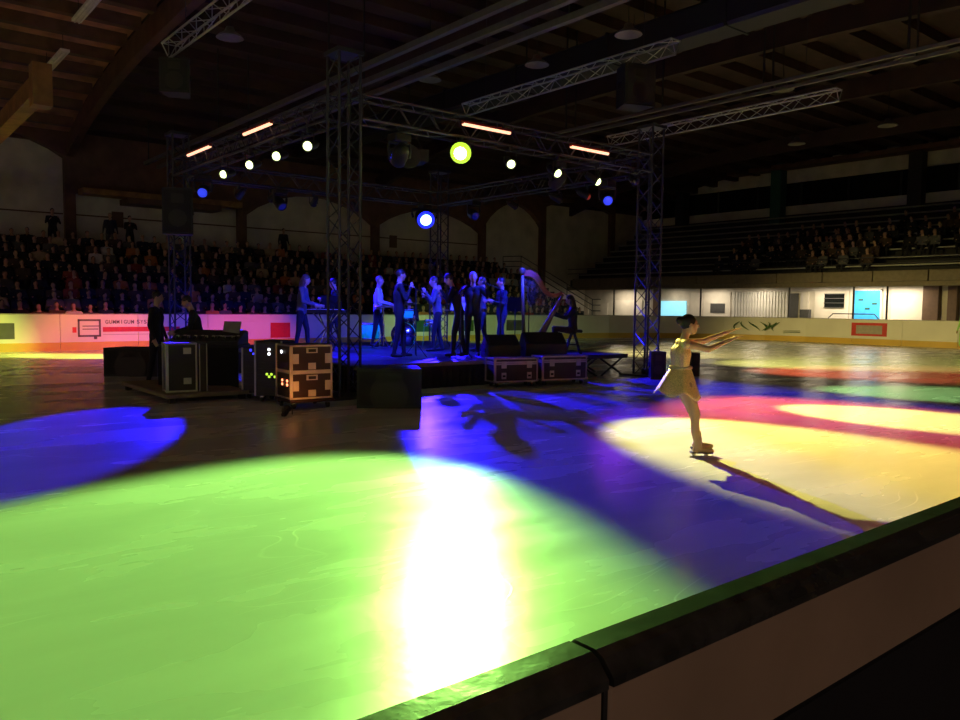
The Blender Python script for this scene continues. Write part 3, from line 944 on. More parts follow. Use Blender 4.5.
moving_head((14.2, TY1 - .2, 4.31), (8.5, 9.3, 0), 'lens_blue', 'bright blue lamp glaring from the rear truss', (21000, BLU, 18.5, .5), s=2.0, halo='halo_blue')  # head enlarged so the lens takes in its own glare
moving_head((TX1 - .2, 13.16, 4.25), (9.0, 5.8, 0), 'lens_bluedim', 'dim blue lamp beside the blue lit tower', (450, (.35, .03, 1.), 24, .7))
moving_head((TX0 + .2, 19.24, 4.3), (2.2, 10.5, 0), 'lens_bluedim', 'dim blue lamp next to the flown black loudspeaker', (11000, BLU, 13.5, .3))
moving_head((9.4, TY1 - .2, 4.3), (10.2, 16.0, .6), 'lens_dark', 'dark moving lamp on the rear truss washing the musicians', (5500, BLU, 56, .4))
moving_head((12.0, TY0 + .2, 4.28), (11.6, 16.8, .8), 'lens_dark', 'moving lamp on the front truss pointing back at the drums', (2600, (.02, .03, 1.0), 70, .4))
moving_head((8.0, TY0 + .2, 4.28), (9.2, 16.4, .8), 'lens_dark', 'moving lamp on the front truss over the keyboard side', (2200, (.02, .03, 1.0), 70, .4))
moving_head((TX1 - .2, 18.4, 4.3), (13.0, 9.2, 0), 'lens_dark', 'dark moving lamp on the harp side truss towards the open ice', (6000, BLU, 26, .5))


def led_bar(p0, p1, label):
    p0, p1 = Vector(p0), Vector(p1); L = (p1 - p0).length; d = (p1 - p0).normalized()
    sd = Vector((0, 0, 1)).cross(d).normalized(); up = d.cross(sd)
    q = Matrix((d, sd, up)).transposed().to_quaternion()
    o = empty('orange_tube_lamp', p0, q)
    MB().box(-.03, L + .03, -.028, .028, -.012, .05).build('casing', 'halocase', o)
    MB().cyl((0, 0, -.012), (L, 0, -.012), .034, n=10).build('tube', 'led_tube', o, True)
    for f in (.15, .85):
        MB().box(L * f - .02, L * f + .02, -.02, .02, .04, .11).build('bracket', 'black', o)
    tag(o, label, 'tube lamp', 'glowing orange tubes on the stage roof')


led_bar((9.11, TY0 - .25, 4.99), (10.27, TY0 - .25, 4.99), 'glowing orange tube above the brightest lime lamp')
led_bar((11.97, TY0 - .25, 4.96), (13.12, TY0 - .25, 4.96), 'glowing orange tube near the blue lit tower')
led_bar((TX0 - .25, 15.64, 5.04), (TX0 - .25, 14.35, 5.04), 'glowing orange tube above the middle pair of lime lamps')
led_bar((TX0 - .25, 18.95, 5.08), (TX0 - .25, 17.53, 5.08), 'glowing orange tube nearest the loudspeaker tower')


# ------------------------------------------------------------------ loudspeakers
def speaker(pos, size, rotz, label, hang=None, tilt=0, wedge=False):
    w, d, h = size
    o = empty('loudspeaker', pos, (0, tilt, rotz))
    if wedge:
        MB().prism([(-d / 2, 0), (d / 2, 0), (d / 2, h * .45), (d * .1, h), (-d / 2, h * .55)][::-1], -w / 2, w / 2, 'x').build('cabinet', 'black', o)
        MB().prism([(-d / 2 + .01, h * .57), (d * .08, h * .985), (d * .08 - .01, h + .012), (-d / 2 - .006, h * .585)], -w / 2 + .05, w / 2 - .05, 'x').build('grille', 'rubber', o)
        for s in (-1, 1):
            MB().box(s * (w / 2 + .004) - .004, s * (w / 2 + .004) + .004, -.08, .08, h * .25, h * .4).build('handle', 'rubber', o)
    else:
        MB().prism([(-w / 2, -d / 2), (w / 2, -d / 2), (w * .38, d / 2), (-w * .38, d / 2)], 0, h, 'z').build('cabinet', 'black', o)
        MB().box(-w / 2 + .04, w / 2 - .04, -d / 2 - .015, -d / 2, .05, h - .05).build('grille', 'rubber', o)
        MB().cyl((0, -d / 2 - .02, h * .35), (0, -d / 2 - .012, h * .35), w * .3, n=16).build('cone', 'ply', o)
        MB().box(-w * .2, w * .2, -d / 2 - .02, -d / 2 - .012, h * .68, h * .88).build('horn', 'ply', o)
        for s in (-1, 1):
            MB().box(s * w * .44 - .03, s * w * .44 + .03, -.07, .07, h * .45, h * .6).build('handle', 'rubber', o)
    if hang:
        for s in (-1, 1):
            MB().cyl((s * w * .4, 0, h - .02), (s * w * .2, 0, h + hang), .012, n=6).build('hanging_strap', 'black', o)
        MB().box(-w * .45, w * .45, -.03, .03, h - .01, h + .04).build('fly_frame', 'alublack', o)
    tag(o, label, 'loudspeaker')
    return o


speaker((6.62, 20.02, 3.28), (.72, .5, 1.12), R(-25), 'black loudspeaker flown on the tower before the crowd', hang=.35)
speaker((5.85, 17.7, 6.1), (.62, .5, .72), R(-30), 'black loudspeaker under the flown truss beside the ceiling planks', hang=.15)
speaker((13.75, 11.6, 6.0), (.75, .55, .88), R(-20), 'black loudspeaker under the flown truss above the stage', hang=.12)
o = speaker((8.42, 12.55, 4.28), (.75, .45, .22), R(-30), 'flat black box with a blue glow under the front truss', hang=.3)
MB().box(-.33, -.2, -.26, -.245, .02, .1).build('blue_indicator', 'ledblue', o)
speaker((5.05, 18.1, 0), (1.15, .75, .61), R(-39), 'low black bass loudspeaker on the ice before the lit boards')
speaker((6.78, 10.55, 0), (1.0, .75, .62), R(-37), 'black bass loudspeaker on the ice before the stage corner')
speaker((11.05, 12.85, .5), (.72, .55, .48), R(-22), 'black wedge monitor on the stage above the first flight case', wedge=True)
speaker((12.2, 12.75, .5), (.95, .6, .52), R(-26), 'wide black wedge monitor at the foot of the harp', wedge=True)
speaker((15.72, 11.22, 0), (.20, .3, .56), R(-39), 'narrow black loudspeaker standing on the ice behind the skater')
speaker((14.35, 11.25, 0), (.34, .4, .62), R(-39), 'black box loudspeaker at the foot of the blue lit tower')

# ------------------------------------------------------------------ stage
SX0, SX1, SY0, SY1, SH = 7.1, 14.62, 12.3, 20.1, .5
sg = empty('stage_platform', (SX0, SY0, 0))
nx, ny = 4, 8
dm = None
dw, dl = (SX1 - SX0) / nx, (SY1 - SY0) / ny
dme = MB().cbox(.008, dw - .008, .008, dl - .008, SH - .09, SH, .008).mesh('deck_panel', 'deck')
for i in range(nx):
    for j in range(ny):
        link('deck_panel', dme, sg, (i * dw, j * dl, 0))
# front and side skirts, pleated black cloth
def skirt(p0, p1, n):
    mb = MB(); vs = []
    for i in range(n + 1):
        t = i / n
        x = p0[0] + (p1[0] - p0[0]) * t; y = p0[1] + (p1[1] - p0[1]) * t
        dx, dy = (p1[1] - p0[1]), -(p1[0] - p0[0]); l = math.hypot(dx, dy)
        a = .015 * (1 if i % 2 else -1)
        vs += [(x + dx / l * a, y + dy / l * a, 0.005), (x + dx / l * a * .3, y + dy / l * a * .3, SH - .02)]
    mb._add(vs, [(2 * i, 2 * i + 2, 2 * i + 3, 2 * i + 1) for i in range(n)])
    o = mb.build('skirt_cloth', 'blackcloth', sg)
    md = o.modifiers.new('thick', 'SOLIDIFY'); md.thickness = .006
skirt((0, -.02), (5.7, -.02), 70)
skirt((-.02, 7.8), (-.02, 0), 90)
MB().box(-.01, 4.0, -.035, -.005, SH - .07, SH + .005).build('edge_strip', 'fascia', sg)
# scissor legs under the uncovered decks on the harp side
def leg(a, b_):
    MB().cyl(a, b_, .025, n=6).build('scissor_leg', 'alublack', sg)
for yy in (.12, 1.0, 3.0, 5.0):
    for x0, x1 in ((5.75, 6.55), (6.7, 7.45)):
        leg((x0, yy, 0), (x1, yy + .02, SH - .09)); leg((x1, yy, 0), (x0, yy + .04, SH - .09))
for x, y in ((.2, 1.0), (.2, 6.5), (3.6, 1.0), (3.6, 6.5), (7.3, 7.4)):
    leg((x, y, 0), (x, y, SH - .09))
tag(sg, 'low black skirted stage of square decks with scissor legs', 'stage')


# ------------------------------------------------------------------ flight cases
def trim_case(w, d, h, parent, z0=0., lidz=None, body='ply'):
    """body with aluminium edges as separate profiles; returns the body"""
    b = MB().cbox(-w / 2, w / 2, -d / 2, d / 2, z0, z0 + h, .008).build('body', body, parent)
    t = .022
    for sx in (-1, 1):
        for sy in (-1, 1):
            MB().box(sx * w / 2 - t, sx * w / 2 + t if False else sx * w / 2 + .006 * sx if sx > 0 else sx * w / 2 + t, sy * d / 2 - (t if sy > 0 else .006), sy * d / 2 + (.006 if sy > 0 else t), z0, z0 + h) \
                .build('edge_profile', 'trim', b)
    zs = [z0, z0 + h - t * 1.3] + ([lidz, lidz + t * 1.6] if lidz else [])
    for zz in zs:
        for sy in (-1, 1):
            MB().box(-w / 2 - .004, w / 2 + .004, sy * d / 2 - (.006 if sy < 0 else 0), sy * d / 2 + (.006 if sy > 0 else 0), zz, zz + t * 1.3).build('edge_profile', 'trim', b)
        for sx in (-1, 1):
            MB().box(sx * w / 2 - (.006 if sx < 0 else 0), sx * w / 2 + (.006 if sx > 0 else 0), -d / 2, d / 2, zz, zz + t * 1.3).build('edge_profile', 'trim', b)
    return b


def casters(parent, w, d, r=.05):
    for sx in (-1, 1):
        for sy in (-1, 1):
            c = MB().cyl((sx * (w / 2 - .08) - .02, sy * (d / 2 - .08), r), (sx * (w / 2 - .08) + .02, sy * (d / 2 - .08), r), r, n=12).build('caster', 'rubber', parent)
            MB().box(sx * (w / 2 - .08) - .03, sx * (w / 2 - .08) + .03, sy * (d / 2 - .08) - .03, sy * (d / 2 - .08) + .03, 1.7 * r, 2.25 * r).build('caster_fork', 'chrome', c)


def trunk_case(x, y, rz, w, d, h, label):
    o = empty('flight_case', (x, y, 0), (0, 0, rz))
    b = trim_case(w, d, h, o, .1, .1 + h * .72)
    casters(o, w, d, .044)
    for sx in (-.3, .3):
        MB().box(sx * w - .055, sx * w + .055, -d / 2 - .016, -d / 2 - .006, .1 + h * .58, .1 + h * .86).build('latch', 'trim', o)
        MB().box(sx * w - .05, sx * w + .05, -d / 2 - .014, -d / 2 - .006, .1 + h * .14, .1 + h * .40).build('handle_plate', 'trim', o)
        MB().box(sx * w - .03, sx * w + .03, -d / 2 - .024, -d / 2 - .012, .1 + h * .22, .1 + h * .30).build('handle', 'rubber', o)
    for sx in (-1, 1):
        for zz in (.1, .1 + h - .05):
            MB().cbox(sx * w / 2 - .03, sx * w / 2 + .03, -d / 2 - .012, -d / 2 + .05, zz, zz + .05, .012).build('ball_corner', 'trim', o)
    tag(o, label, 'flight case')
    return o


trunk_case(10.45, 11.8, R(-14), .95, .42, .48, 'black flight case with grey edges, nearer the middle of the stage front')
trunk_case(11.62, 11.62, R(-14), 1.05, .45, .50, 'black flight case with grey edges at the foot of the harp')

# stacked amplifier cases on a dolly
RK = R(-4)
dl_ = empty('case_dolly', (5.60, 11.21, 0), (0, 0, RK))
MB().cbox(-.36, .36, -.33, .33, .10, .15, .01).build('board', 'redply', dl_)
casters(dl_, .72, .66, .048)
tag(dl_, 'low wheeled dolly under the two stacked amplifier cases', 'dolly')


def amp_case(z, label, leds):
    o = empty('amplifier_case', (5.60, 11.21, z), (0, 0, RK))
    w, d, h = .66, .60, .415
    trim_case(w, d, h, o, 0, None, 'redply')
    # lid face with recessed handles and butterfly latches
    for sx in (-1, 1):
        MB().box(sx * .26 - .045, sx * .26 + .045, -d / 2 - .014, -d / 2 - .004, .13, .28).build('latch', 'trim', o)
    MB().box(-.09, .09, -d / 2 - .012, -d / 2 - .004, .29, .37).build('handle_plate', 'trim', o)
    MB().box(-.06, .06, -d / 2 - .02, -d / 2 - .01, .305, .35).build('handle', 'rubber', o)
    MB().box(-.06, .06, -d / 2 - .014, -d / 2 - .004, .04, .14).build('latch', 'trim', o)
    # open rack side with amplifier fronts
    for k in range(3):
        u = MB().box(-w / 2 - .012, -w / 2 - .002, -d / 2 + .05, d / 2 - .05, .04 + k * .12, .15 + k * .12).build('amplifier_front', 'ply', o)
    for yy, zz, m, s in leds:
        MB().cbox(-w / 2 - .03, -w / 2 - .012, yy - s, yy + s, zz - s, zz + s, s * .4).build('indicator', m, o)
    tag(o, label, 'amplifier case')
    return o


amp_case(.15, 'lower of two stacked amplifier cases with red indicator lights', [(-.18, .22, 'ledred', .022), (-.18, .28, 'ledred', .022), (.02, .22, 'ledred', .02), (.02, .28, 'ledred', .02)])
amp_case(.565, 'upper of two stacked amplifier cases with a white indicator light', [(.05, .30, 'ledwhite', .026)])


def rack(x, y, rz, w, d, h, label, leds, m='black'):
    o = empty('equipment_rack', (x, y, 0), (0, 0, rz))
    MB().cbox(-w / 2, w / 2, -d / 2, d / 2, .1, h, .01).build('body', m, o)
    for sx in (-1, 1):
        MB().box(sx * w / 2 - .015, sx * w / 2 + .015, -d / 2 - .012, -d / 2, .1, h).build('rack_rail', 'trim', o)
    k = 0; z = .16
    while z < h - .1:
        MB().box(-w / 2 + .03, w / 2 - .03, -d / 2 - .014, -d / 2, z, z + .09).build('rack_unit', 'ply', o)
        z += .1; k += 1
    casters(o, w, d, .044)
    for xx, zz, mm, s in leds:
        MB().cbox(xx - s, xx + s, -d / 2 - .03, -d / 2 - .012, zz - s, zz + s, s * .4).build('indicator', mm, o)
    tag(o, label, 'equipment rack')
    return o


rack(5.55, 12.15, R(-50), .46, .5, 1.0, 'black rack with green and white indicator lights beside the stacked cases',
     [(.02, .86, 'ledwhite', .022), (.02, .79, 'ledwhite', .022), (-.02, .46, 'ledgreen', .02), (.06, .46, 'ledgreen', .02), (.02, .42, 'ledgreen', .02), (.12, .42, 'ledgreen', .02)])
rack(5.55, 12.72, R(-50), .42, .5, .86, 'black rack with pale edges behind the mixing desk', [(-.05, .82, 'ledblue', .02), (.06, .82, 'ledblue', .02), (.0, .76, 'ledblue', .016)])

# small amber floor lamp aimed up at the stacked cases
o = empty('floor_lamp', (4.95, 10.45, 0))
fq = (V_((5.62, 11.05, .62)) - V_((4.95, 10.45, .09))).to_track_quat('-Z', 'Y')
hd = link('can', PAR['can'], o, (0, 0, .09), fq); hd.scale = (.55,) * 3
MB().lathe([(.001, -.02), (.05, -.018), (.084, .0), (.001, .0)], 14).build('lens', 'amber', hd, True)
MB().tube([(-.06, .04, .01), (-.06, .04, .09), (.06, -.04, .09), (.06, -.04, .01)], .008, 6).build('bracket', 'black', o)
spot_light(hd, 28, (1, .34, .08), 75, .6, off=.06)
tag(o, 'small amber floor lamp on the ice aimed at the stacked cases', 'floor lamp')

# blue uplights added inside the truss towers to tint them
for x, y, pw_, lab in ((TX1, TY0, 260, 'added blue uplight inside the tower beside the skater'), (TX0, TY1, 200, 'added blue uplight inside the loudspeaker tower'), (TX1, TY1, 160, 'added blue uplight inside the farthest tower')):
    o = empty('uplight', (x, y, .03))
    MB().lathe([(.001, .0), (.09, .0), (.10, .02), (.10, .12), (.085, .12), (.08, .10), (.001, .10)], 14).build('can', 'black', o, True)
    MB().lathe([(.001, .118), (.05, .115), (.083, .105), (.001, .10)], 14).build('lens', 'lens_bluedim', o, True)
    up = empty('aim', (0, 0, .13)); up.parent = o; up.rotation_euler = (math.pi, 0, 0)
    spot_light(up, pw_, (.015, .015, 1.0), 60, .6, off=.02)
    tag(o, lab, 'uplight', 'added blue uplights in the towers')

# ------------------------------------------------------------------ mixing place beside the stage
o = empty('low_platform', (3.95, 12.62, 0))
MB().cbox(0, 1.35, 0, 2.6, .08, .15, .01).build('top_board', 'fascia', o)
for x, y in ((.1, .1), (1.25, .1), (.1, 2.5), (1.25, 2.5)):
    MB().box(x - .05, x + .05, y - .05, y + .05, 0, .08).build('foot', 'black', o)
tag(o, 'low wooden platform on the ice under the standing case', 'platform')

o = empty('flight_case', (4.30, 13.05, .15), (0, 0, R(-8)))
w, d, h = .46, .34, .80
trim_case(w, d, h, o, 0, None, 'redply')
MB().box(-w / 2 - .008, -w / 2, -d / 2 + .03, d / 2 - .03, .03, h - .03).build('side_sheet', 'greypanel', o)
for zz in (.13, .62):
    MB().box(.02, .14, -d / 2 - .014, -d / 2 - .004, zz, zz + .1).build('latch', 'trim', o)
lid = MB().cbox(w / 2 + .03, w / 2 + .16, -d / 2 - .02, d / 2 + .02, 0, h * .98, .01).build('open_lid', 'redply', o)
for yy in (-d / 2 - .022, ):
    MB().box(w / 2 + .03, w / 2 + .045, yy - .006, yy + .004, 0, h * .98).build('edge_profile', 'trim', lid)
    MB().box(w / 2 + .145, w / 2 + .16, yy - .006, yy + .004, 0, h * .98).build('edge_profile', 'trim', lid)
tag(o, 'tall flight case standing upright with its lid open on the low platform', 'flight case')

# mixing desk on a covered table, with laptop
o = empty('mixing_table', (5.1, 14.1, 0), (0, 0, R(-38)))
MB().cbox(-.7, .7, -.38, .38, .80, .86, .01).build('top', 'black', o)
MB().box(-.7, .7, -.39, -.375, .05, .82).build('front_drape', 'blackcloth', o)
MB().box(-.71, -.695, -.38, .38, .05, .82).build('side_drape', 'blackcloth', o)
for sx in (-.62, .62):
    for sy in (-.3, .3):
        MB().box(sx - .025, sx + .025, sy - .025, sy + .025, 0, .8).build('leg', 'alublack', o)
tag(o, 'black draped table carrying the mixing desk', 'table')
o = empty('mixing_desk', (5.16, 14.05, .86), (0, 0, R(-38)))
MB().prism([(-.34, 0), (.34, 0), (.34, .22), (.20, .25), (-.34, .07)], -.6, .6, 'x').build('body', 'black', o)
for k in range(11):
    MB().box(-.52 + k * .105, -.50 + k * .105, -.26, .0, .095, .15).build('fader_slot', 'rubber', o)
for k in range(11):
    MB().box(-.53 + k * .105, -.49 + k * .105, -.17 + .07 * math.sin(k * 2.1), -.13 + .07 * math.sin(k * 2.1), .12, .165).build('fader_cap', 'trim', o)
MB().box(.2, .5, .2, .34, .24, .26).build('display', 'ledblue', o)
tag(o, 'black mixing desk with sloping fader panel', 'mixing desk')
o = empty('laptop', (5.40, 13.82, 1.0), (0, 0, R(-52)))
MB().box(-.17, .17, -.12, .12, .0, .02).build('keyboard_half', 'screen', o)
MB().prism([(.10, .02), (.115, .02), (.20, .27), (.185, .27)], -.17, .17, 'x').build('screen_half', 'screen', o)
MB().box(-.12, .12, -.1, .1, -.14, 0).build('riser', 'black', o)
tag(o, 'open grey laptop standing on the mixing desk', 'laptop')


# ------------------------------------------------------------------ people
def remesh(mb, voxel, smooth=2):
    me = bpy.data.meshes.new('tmp'); me.from_pydata(mb.v, [], mb.f)
    o = bpy.data.objects.new('tmp', me); COL.objects.link(o)
    md = o.modifiers.new('r', 'REMESH'); md.mode = 'VOXEL'; md.voxel_size = voxel
    dg = bpy.context.evaluated_depsgraph_get()
    out = bpy.data.meshes.new_from_object(o.evaluated_get(dg))
    bpy.data.objects.remove(o); bpy.data.meshes.remove(me)
    if smooth:
        bm = bmesh.new(); bm.from_mesh(out)
        for _ in range(smooth):
            bmesh.ops.smooth_vert(bm, verts=bm.verts[:], factor=.4, use_axis_x=True, use_axis_y=True, use_axis_z=True)
        bm.to_mesh(out); bm.free()
    return out


def body_mesh(name, bones, ells, mats, voxel):
    """bones: (p0, p1, r0, r1, mat); ells: (c, radii, mat). One continuous skin."""
    mb = MB()
    for p0, p1, r0, r1, m in bones:
        mb.cyl(p0, p1, r0, r1, n=12); mb.ell(p0, r0, 12, 8); mb.ell(p1, r1, 12, 8)
    for c, r, m in ells:
        mb.ell(c, r, 16, 12)
    me = remesh(mb, voxel)
    me.name = name
    n = len(me.polygons)
    P = np.zeros(n * 3); me.polygons.foreach_get('center', P); P = P.reshape(-1, 3)
    best = np.full(n, 1e9); mi = np.zeros(n, int)
    for p0, p1, r0, r1, m in bones:
        a = np.array(p0, float); b_ = np.array(p1, float); ab = b_ - a
        t = np.clip(((P - a) @ ab) / max(1e-9, ab @ ab), 0, 1)
        dist = np.linalg.norm(P - (a + t[:, None] * ab), axis=1) - (r0 + (r1 - r0) * t)
        k = dist < best; best[k] = dist[k]; mi[k] = m
    for c, r, m in ells:
        rr = np.array(r, float) if hasattr(r, '__len__') else np.array([r] * 3, float)
        q = (P - np.array(c, float)) / rr
        dist = (np.linalg.norm(q, axis=1) - 1) * rr.min()
        k = dist < best; best[k] = dist[k]; mi[k] = m
    for m in mats:
        me.materials.append(M[m])
    me.polygons.foreach_set('material_index', mi.astype(np.int32))
    me.polygons.foreach_set('use_smooth', np.ones(n, bool))
    me.update()
    return me


V = Vector


def hand(bones, wrist, direc, palm_n, m, r=.010, curl=.35, side=1):
    """palm with four fingers and a thumb"""
    d = V(direc).normalized(); nrm = V(palm_n).normalized(); sd = d.cross(nrm).normalized() * side
    w = V(wrist)
    k = w + d * .075
    for o_ in (-.024, .0, .024):
        bones.append((w + sd * o_ * .6, k + sd * o_, .017, .015, m))
    for i, (o_, ln) in enumerate(((-.033, .058), (-.011, .075), (.011, .078), (.033, .068))):
        b0 = k + sd * o_; b1 = b0 + (d + nrm * curl * .4 + sd * o_ * 2).normalized() * ln * .55
        b2 = b1 + (d + nrm * curl * 1.3 + sd * o_ * 2).normalized() * ln * .55
        bones.append((b0, b1, r, r * .95, m)); bones.append((b1, b2, r * .95, r * .8, m))
    t0 = w + d * .025 + sd * .03; t1 = t0 + (d * .6 + sd * .8).normalized() * .045; t2 = t1 + (d * .9 + sd * .35 + nrm * .3).normalized() * .035
    bones.append((t0, t1, r * 1.25, r * 1.1, m)); bones.append((t1, t2, r * 1.1, r * .9, m))


def human(height=1.75, lean=0.0, twist=0.0, arms=None, seated=False, stride=.12, headtilt=0.0, hair='short', skirt=False, slim=1.0):
    """facing +X, left is +Y. arms: dict L/R -> (elbow, hand) offsets from the shoulder. Returns bones, ells. mats: 0 skin 1 top 2 legs 3 hair 4 shoes"""
    s = height / 1.75
    B, E = [], []
    hipz = .93 if not seated else .50 - .02
    pel = V((0, 0, hipz))
    up = V((math.sin(lean), 0, math.cos(lean)))
    fw = V((math.cos(lean), 0, -math.sin(lean)))
    lf = V((0, 1, 0))
    tw = Quaternion((0, 0, 1), twist); lf = tw @ lf; fw = tw @ fw
    chest = pel + up * .34; neck = pel + up * .53
    for o_ in (-.075, .075):
        B.append((pel + V((0, o_, -.02)), pel + up * .16 + V((0, o_ * .75, 0)), .105 * slim, .098 * slim, 1))
        B.append((pel + up * .16 + V((0, o_ * .75, 0)), chest + lf * o_, .098 * slim, .115 * slim, 1))
        B.append((chest + lf * o_, pel + up * .47 + lf * o_ * 1.1, .115 * slim, .075, 1))
    sh = {'L': pel + up * .475 + lf * .185 * slim, 'R': pel + up * .475 - lf * .185 * slim}
    B.append((sh['L'], sh['R'], .068, .068, 1))
    hup = V((math.sin(lean + headtilt), 0, math.cos(lean + headtilt))); hfw = V((math.cos(lean + headtilt), 0, -math.sin(lean + headtilt)))
    B.append((neck - up * .03, neck + hup * .09, .058, .052, 0))
    hc = neck + hup * .19 + hfw * .02
    E.append((hc, (.088, .075, .11), 0))
    E.append((hc + hfw * .03 - hup * .065, (.055, .052, .055), 0))
    B.append((hc + hfw * .082 + hup * .01, hc + hfw * .102 - hup * .025, .011, .016, 0))
    for sy in (-1, 1):
        E.append((hc + lf * .076 * sy - hup * .01, (.022, .014, .032), 0))
    E.append((hc - hfw * .018 + hup * .028, (.093, .083, .098), 3))
    if hair == 'long':
        B.append((hc - hfw * .05 + hup * .0, hc - hfw * .085 - hup * .26, .075, .05, 3))
        for sy in (-1, 1):
            B.append((hc - hfw * .03 + lf * .06 * sy, hc - hfw * .03 + lf * .08 * sy - hup * .2, .045, .03, 3))
    if hair == 'bun':
        E.append((hc - hfw * .105 + hup * .05, (.05, .05, .05), 3))
    arms = arms or {}
    dflt = {'L': (V((-.02, .07, -.28)), V((.07, .10, -.52))), 'R': (V((-.02, -.07, -.28)), V((.07, -.10, -.52)))}
    for k in 'LR':
        e, h = arms.get(k, dflt[k]); e, h = V(e), V(h)
        B.append((sh[k], sh[k] + e, .060, .045, 1)); B.append((sh[k] + e, sh[k] + h, .044, .030, 1))
        dd = (h - e).normalized()
        nn = V((0, -1 if k == 'L' else 1, 0)); nn = (nn - dd * nn.dot(dd)).normalized()
        hand(B, sh[k] + h, dd, nn, 0, r=.011, side=1 if k == 'L' else -1)
    for k, sy in (('L', 1), ('R', -1)):
        hip = pel + V((0, .095 * sy, -.03))
        if seated:
            kn = V((.44, .13 * sy, .50)); an = V((.42, .13 * sy, .09))
        else:
            kn = V((.03 + stride * sy * .6, .11 * sy, .49)); an = V((stride * sy, .115 * sy, .08))
        B.append((hip, kn, .092, .062, 2)); B.append((kn, an, .060, .042, 2))
        B.append((an + V((-.03, 0, -.03)), an + V((.15, .02 * sy, -.045)), .042, .033, 4))
        if skirt:
            B.append((hip, kn + V((0, 0, -.15)), .12, .15, 2))
    return [(p0 * s, p1 * s, r0 * s, r1 * s, m) for p0, p1, r0, r1, m in B], \
           [(c * s, tuple(x * s for x in r), m) for c, r, m in E]


def person(loc, rz, label, mats, voxel=.016, group=None, **kw):
    B, E = human(**kw)
    me = body_mesh('person', B, E, mats, voxel)
    o = link('person', me, None, loc, (0, 0, rz))
    tag(o, label, 'person', group)
    return o


BK = ['skin', 'cl_black', 'cl_black', 'hair_dark', 'shoe']
FACE_R = R(-39.2)           # facing the photo's right-hand side
FACE_L = FACE_R + math.pi
FACE_C = R(-130)            # facing the camera
GM = 'musicians on the stage'
play = {'L': ((.06, .06, -.26), (.28, .02, -.20)), 'R': ((.06, -.06, -.26), (.28, -.02, -.20))}
keys = {'L': ((.05, .08, -.27), (.30, .06, -.34)), 'R': ((.05, -.08, -.27), (.30, -.06, -.34))}
wind = {'L': ((.10, .08, -.24), (.24, -.02, -.02)), 'R': ((.10, -.08, -.24), (.22, .02, -.12))}
viol = {'L': ((.16, .12, -.16), (.38, .10, .02)), 'R': ((.10, -.16, -.18), (.30, -.02, -.02))}
mic_ = {'L': ((-.02, .08, -.28), (.05, .1, -.52)), 'R': ((.10, -.08, -.25), (.20, .02, -.02))}
person((8.38, 16.9, SH), FACE_R, 'keyboard player with long hair in grey top reaching to the keys', ['skin', 'cl_grey', 'cl_black', 'hair_brown', 'shoe'], arms=keys, hair='long', lean=.10, headtilt=.12, height=1.78, group=GM)
person((10.05, 18.35, SH), FACE_L, 'musician behind the music stand beside the middle tower', ['skin', 'cl_navy', 'cl_black', 'hair_dark', 'shoe'], arms=play, height=1.76, headtilt=.2, group=GM)
person((10.95, 17.7, SH), FACE_R, 'musician in a pale shirt beside the cymbal', ['skin', 'cl_white', 'cl_black', 'hair_fair', 'shoe'], arms=keys, height=1.84, lean=.05, group=GM)
person((9.16, 13.95, SH), FACE_R + R(15), 'dark dressed singer standing in front of the drums', BK, arms=mic_, height=1.84, headtilt=.1, group=GM)
person((11.15, 15.3, SH), FACE_L + R(10), 'wind player beside the drums facing the singer', ['skin', 'cl_grey', 'cl_black', 'hair_brown', 'shoe'], arms=wind, height=1.78, lean=.12, group=GM)
person((10.42, 13.5, SH), FACE_L, 'performer bending forward in dark clothes at the stage centre', BK, arms=wind, height=1.82, lean=.28, headtilt=.1, group=GM)
person((10.92, 13.66, SH), FACE_C, 'tall performer facing the front at the stage centre', ['skin', 'cl_navy', 'cl_black', 'hair_fair', 'shoe'], arms=viol, height=1.84, group=GM)
person((12.05, 14.7, SH), FACE_L, 'violin player in a blue lit shirt', ['skin', 'cl_grey', 'cl_navy', 'hair_brown', 'shoe'], arms=viol, height=1.78, group=GM)
person((12.15, 14.1, SH), FACE_L + R(20), 'performer in dark suit nearest the harp', ['skin', 'cl_navy', 'cl_navy', 'hair_dark', 'shoe'], arms=play, height=1.76, headtilt=.08, group=GM)
person((13.45, 13.02, SH + .10), FACE_L, 'seated harpist with long dark hair in black', BK, arms={'L': ((.16, .06, -.20), (.42, .04, -.08)), 'R': ((.16, -.06, -.20), (.40, -.06, -.14))},
       seated=True, hair='long', height=1.72, lean=.06, headtilt=.15, group=GM)
# the drummer sits behind the bass drum
person((12.35, 18.3, SH), FACE_C, 'drummer seated behind the cyan drums', BK, arms=play, seated=True, height=1.75, group=GM)
GT = 'sound crew beside the stage'
person((4.75, 15.75, 0.0), FACE_R, 'crew member in black standing behind the upright flight case', BK, height=1.80, headtilt=.1, group=GT)
person((5.3, 14.95, 0.0), FACE_C - R(70), 'crew member leaning over the mixing desk', BK, height=1.76, lean=.25, arms=keys, headtilt=.15, group=GT)
# spectators standing at the top of the crowded stand
GS = 'people standing behind the top row'
TZ = row_z(ROWS)
for (x, y, a, lab, mm, kw) in ((7.2, 37.9, R(-90), 'standing camera operator in dark coat at the top of the stand', BK, dict(arms=wind, height=1.85)),
                               (9.5, 37.9, R(-100), 'standing spectator in dark jacket beneath the timber canopy', ['skin', 'cl_navy', 'cl_grey', 'hair_fair', 'shoe'], dict(height=1.85)),
                               (10.3, 37.8, R(-80), 'standing spectator with raised arms beneath the timber canopy', BK, dict(arms=wind, height=1.78)),
                               (17.8, 37.9, R(-90), 'standing spectator at the top of the stand beside the middle tower', BK, dict(height=1.75))):
    person((x, y, TZ), a, lab, mm, .03, GS, **kw)
